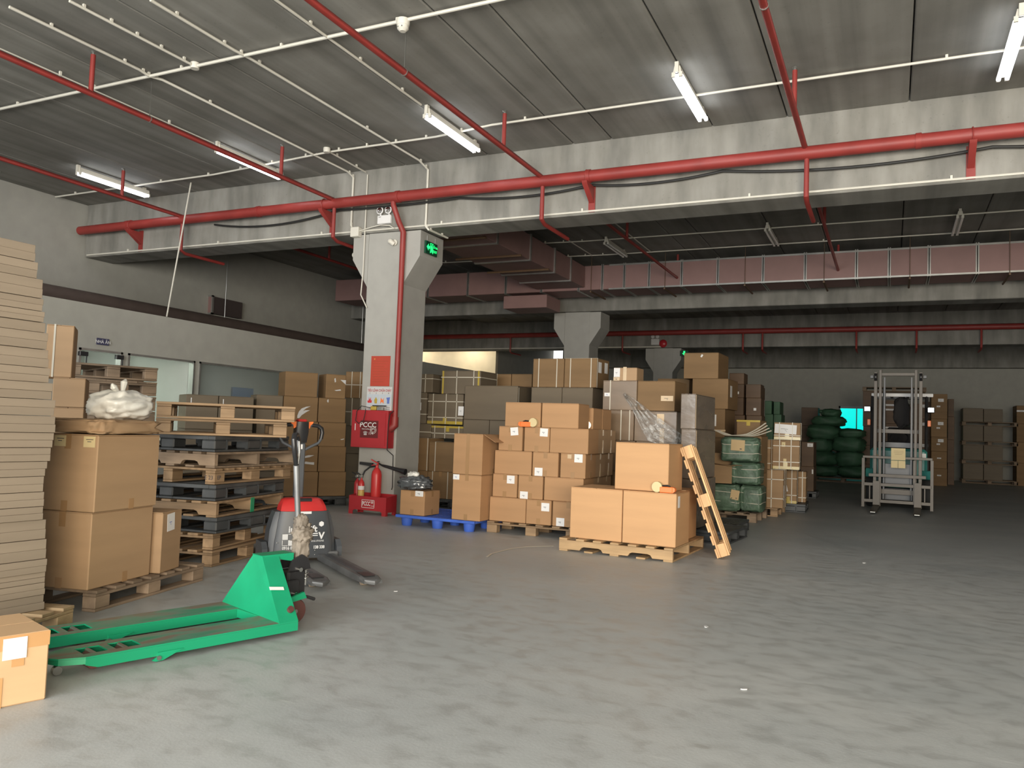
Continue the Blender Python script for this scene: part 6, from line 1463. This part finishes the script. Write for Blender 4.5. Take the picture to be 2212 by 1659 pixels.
sp = [(px_+.055+.017*math.cos(t), py_-.03+.017*math.sin(t), .25+t*.0042) for t in [k*PI/5 for k in range(50)]]
G_('return_spring', MB().tube(sp, .0035, 6), 'steel'); G_('pump_rod', MB().tube([(px_+.055, py_-.03, .22), (px_+.055, py_-.03, .42)], .008, 8), 'chrome')
G_('handle_yoke', MB().prism([(px_-.1, .33), (px_+.07, .33), (px_+.05, .40), (px_-.0, .43), (px_-.07, .40)], py_-.065, py_-.052).prism([(px_-.1, .33), (px_+.07, .33), (px_+.05, .40), (px_-.0, .43), (px_-.07, .40)], py_+.052, py_+.065), 'black')
G_('foot_pedal', MB().tube([(px_+.02, py_-.1, .16), (px_+.07, py_-.12, .14), (px_+.09, py_-.08, .13)], .01, 8), 'black')
wr = G_('wrapped_tape_bundle', MB().blob((.10, .095, .17), 31, .3, 36, 26, 3, freq=5, T=Matrix.Translation((px_+.02, py_-.01, .37))), 'masking'); G_('wrapped_tape_knot', MB().blob((.125, .11, .12), 37, .4, 36, 24, 2.6, freq=4, T=Matrix.Translation((px_+.03, py_-.01, .50))), 'masking', wr); G_('wrapped_tape_top', MB().blob((.09, .085, .11), 41, .3, 32, 20, 2.6, freq=5, T=Matrix.Translation((px_+.02, py_, .575))), 'masking', wr)
top = Vector((px_-.05, py_+.075, 0))
hs_ = G_('handle_shaft', MB().tube([(px_+.02, py_, .40), (px_-.02, py_+.03, 1.01)], .019, 12), 'greyl')
hx, hy = px_-.02, py_+.03
loopp = [(hx, hy, 1.0), (hx+.05, hy+.00, 1.06), (hx+.085, hy+.005, 1.12), (hx+.085, hy+.01, 1.18), (hx+.05, hy+.012, 1.21), (hx-.05, hy+.012, 1.21), (hx-.085, hy+.01, 1.18), (hx-.085, hy+.005, 1.12), (hx-.05, hy, 1.06)]
RM = Matrix.Translation((hx, hy, 0)) @ Matrix.Rotation(math.radians(48), 4, 'Z') @ Matrix.Translation((-hx, -hy, 0))
G_('handle_loop', MB().tube(loopp, .016, 10, True, RM), 'black', hs_); G_('release_lever', MB().tube([(hx, hy-.02, 1.02), (hx, hy-.03, 1.1), (hx, hy-.02, 1.17)], .008, 8), 'chrome', hs_)
# ---- floor bits
pts = [onz(1052, 1203, .003), onz(1062, 1196, .003), onz(1085, 1190, .003), onz(1105, 1185, .003), onz(1140, 1181, .003), onz(1195, 1179.5, .003)]
mb = MB(); vs = []
for i, p in enumerate(pts):
    d = (pts[min(i+1, 5)]-pts[max(i-1, 0)]).normalized(); nn = Vector((-d.y, d.x, 0))*.011; vs += [tuple(p-nn), tuple(p+nn), tuple(p+nn+Vector((0, 0, .002))), tuple(p-nn+Vector((0, 0, .002)))]
fs = []
for i in range(5):
    a = i*4; b = a+4; fs += [(a, a+1, b+1, b), (a+1, a+2, b+2, b+1), (a+2, a+3, b+3, b+2), (a+3, a, b, b+3)]
fs += [(0, 1, 2, 3), (20, 21, 22, 23)]
mb.add(vs, fs); obj('loose_strap', mb, 'strap', None, 'loose white plastic strap curved on the floor before the kraft stack', 'strap')
for px, py, sz, L in ((1525, 1354, .022, 'small pale paper scrap mid floor below the leaning pallet'), (1607, 1490, .014, 'small crumpled scrap on the near floor, lower right'), (1866, 1216, .03, 'thin white scrap on the floor before the forklift'), (855, 1165+113, .012, 'tiny white scrap on the floor right of the grey truck fork')):
    p = onz(px, py, 0)
    obj('paper_scrap', MB().prism([(-sz*1.4, -sz*.3), (-sz*.2, -sz*.7), (sz*1.3, sz*.1), (sz*.6, sz*.7), (-sz, sz*.4)], .001, .006, 'z'), 'paper2', None, L, 'paper scrap', 'scraps on the floor', loc=p, rot=px*.1)
# small fittings on the third beam and column
p = ony(1478, 763, B3-.05)
s3 = empty('exit_sign', (p.x, B3-.02, p.z), 0, 'tiny green arrow sign glowing far back beside the topmost carton', 'exit sign')
obj('sign_face', MB().box(-.14, -.03, -.09, .14, -.001, .09, .004), 'exitd', s3)
obj('arrow_print', MB().prism([(-.0, -.07), (.07, .0), (.03, .0), (.03, .07), (-.03, .07), (-.03, .0), (-.07, .0)], -.034, -.031), 'exitg', s3)
p = ony(1432, 742, B3-.05)
b3 = empty('fire_bell', (p.x, B3-.001, p.z), 0, 'round red fire bell on the third beam far back', 'bell')
obj('bell_dome', MB().lathe([(.02, -.09), (.09, -.075), (.13, -.04), (.135, -.03), (.05, -.03)], 22, None, 'y'), 'redbox', b3); obj('bell_base', MB().box(-.05, -.03, -.05, .05, -.001, .05, .004), 'black', b3)
p = ony(1419, 737, B3-.05)
e3 = empty('emergency_light', (p.x-.06, B3-.001, p.z-.12), 0, 'small twin head emergency lamp on the third beam beside the red bell', 'emergency lamp')
obj('lamp_body', MB().box(-.14, -.06, 0, .14, -.002, .2, .01), 'paper2', e3)
for sx in (-.08, .08): obj('lamp_head', MB().lathe([(.02, .03), (.05, .02), (.06, -.02), (.01, -.028)], 16, Matrix.Translation((sx, -.05, .27)), 'y'), 'paper2', e3)
bpy.context.view_layer.update()
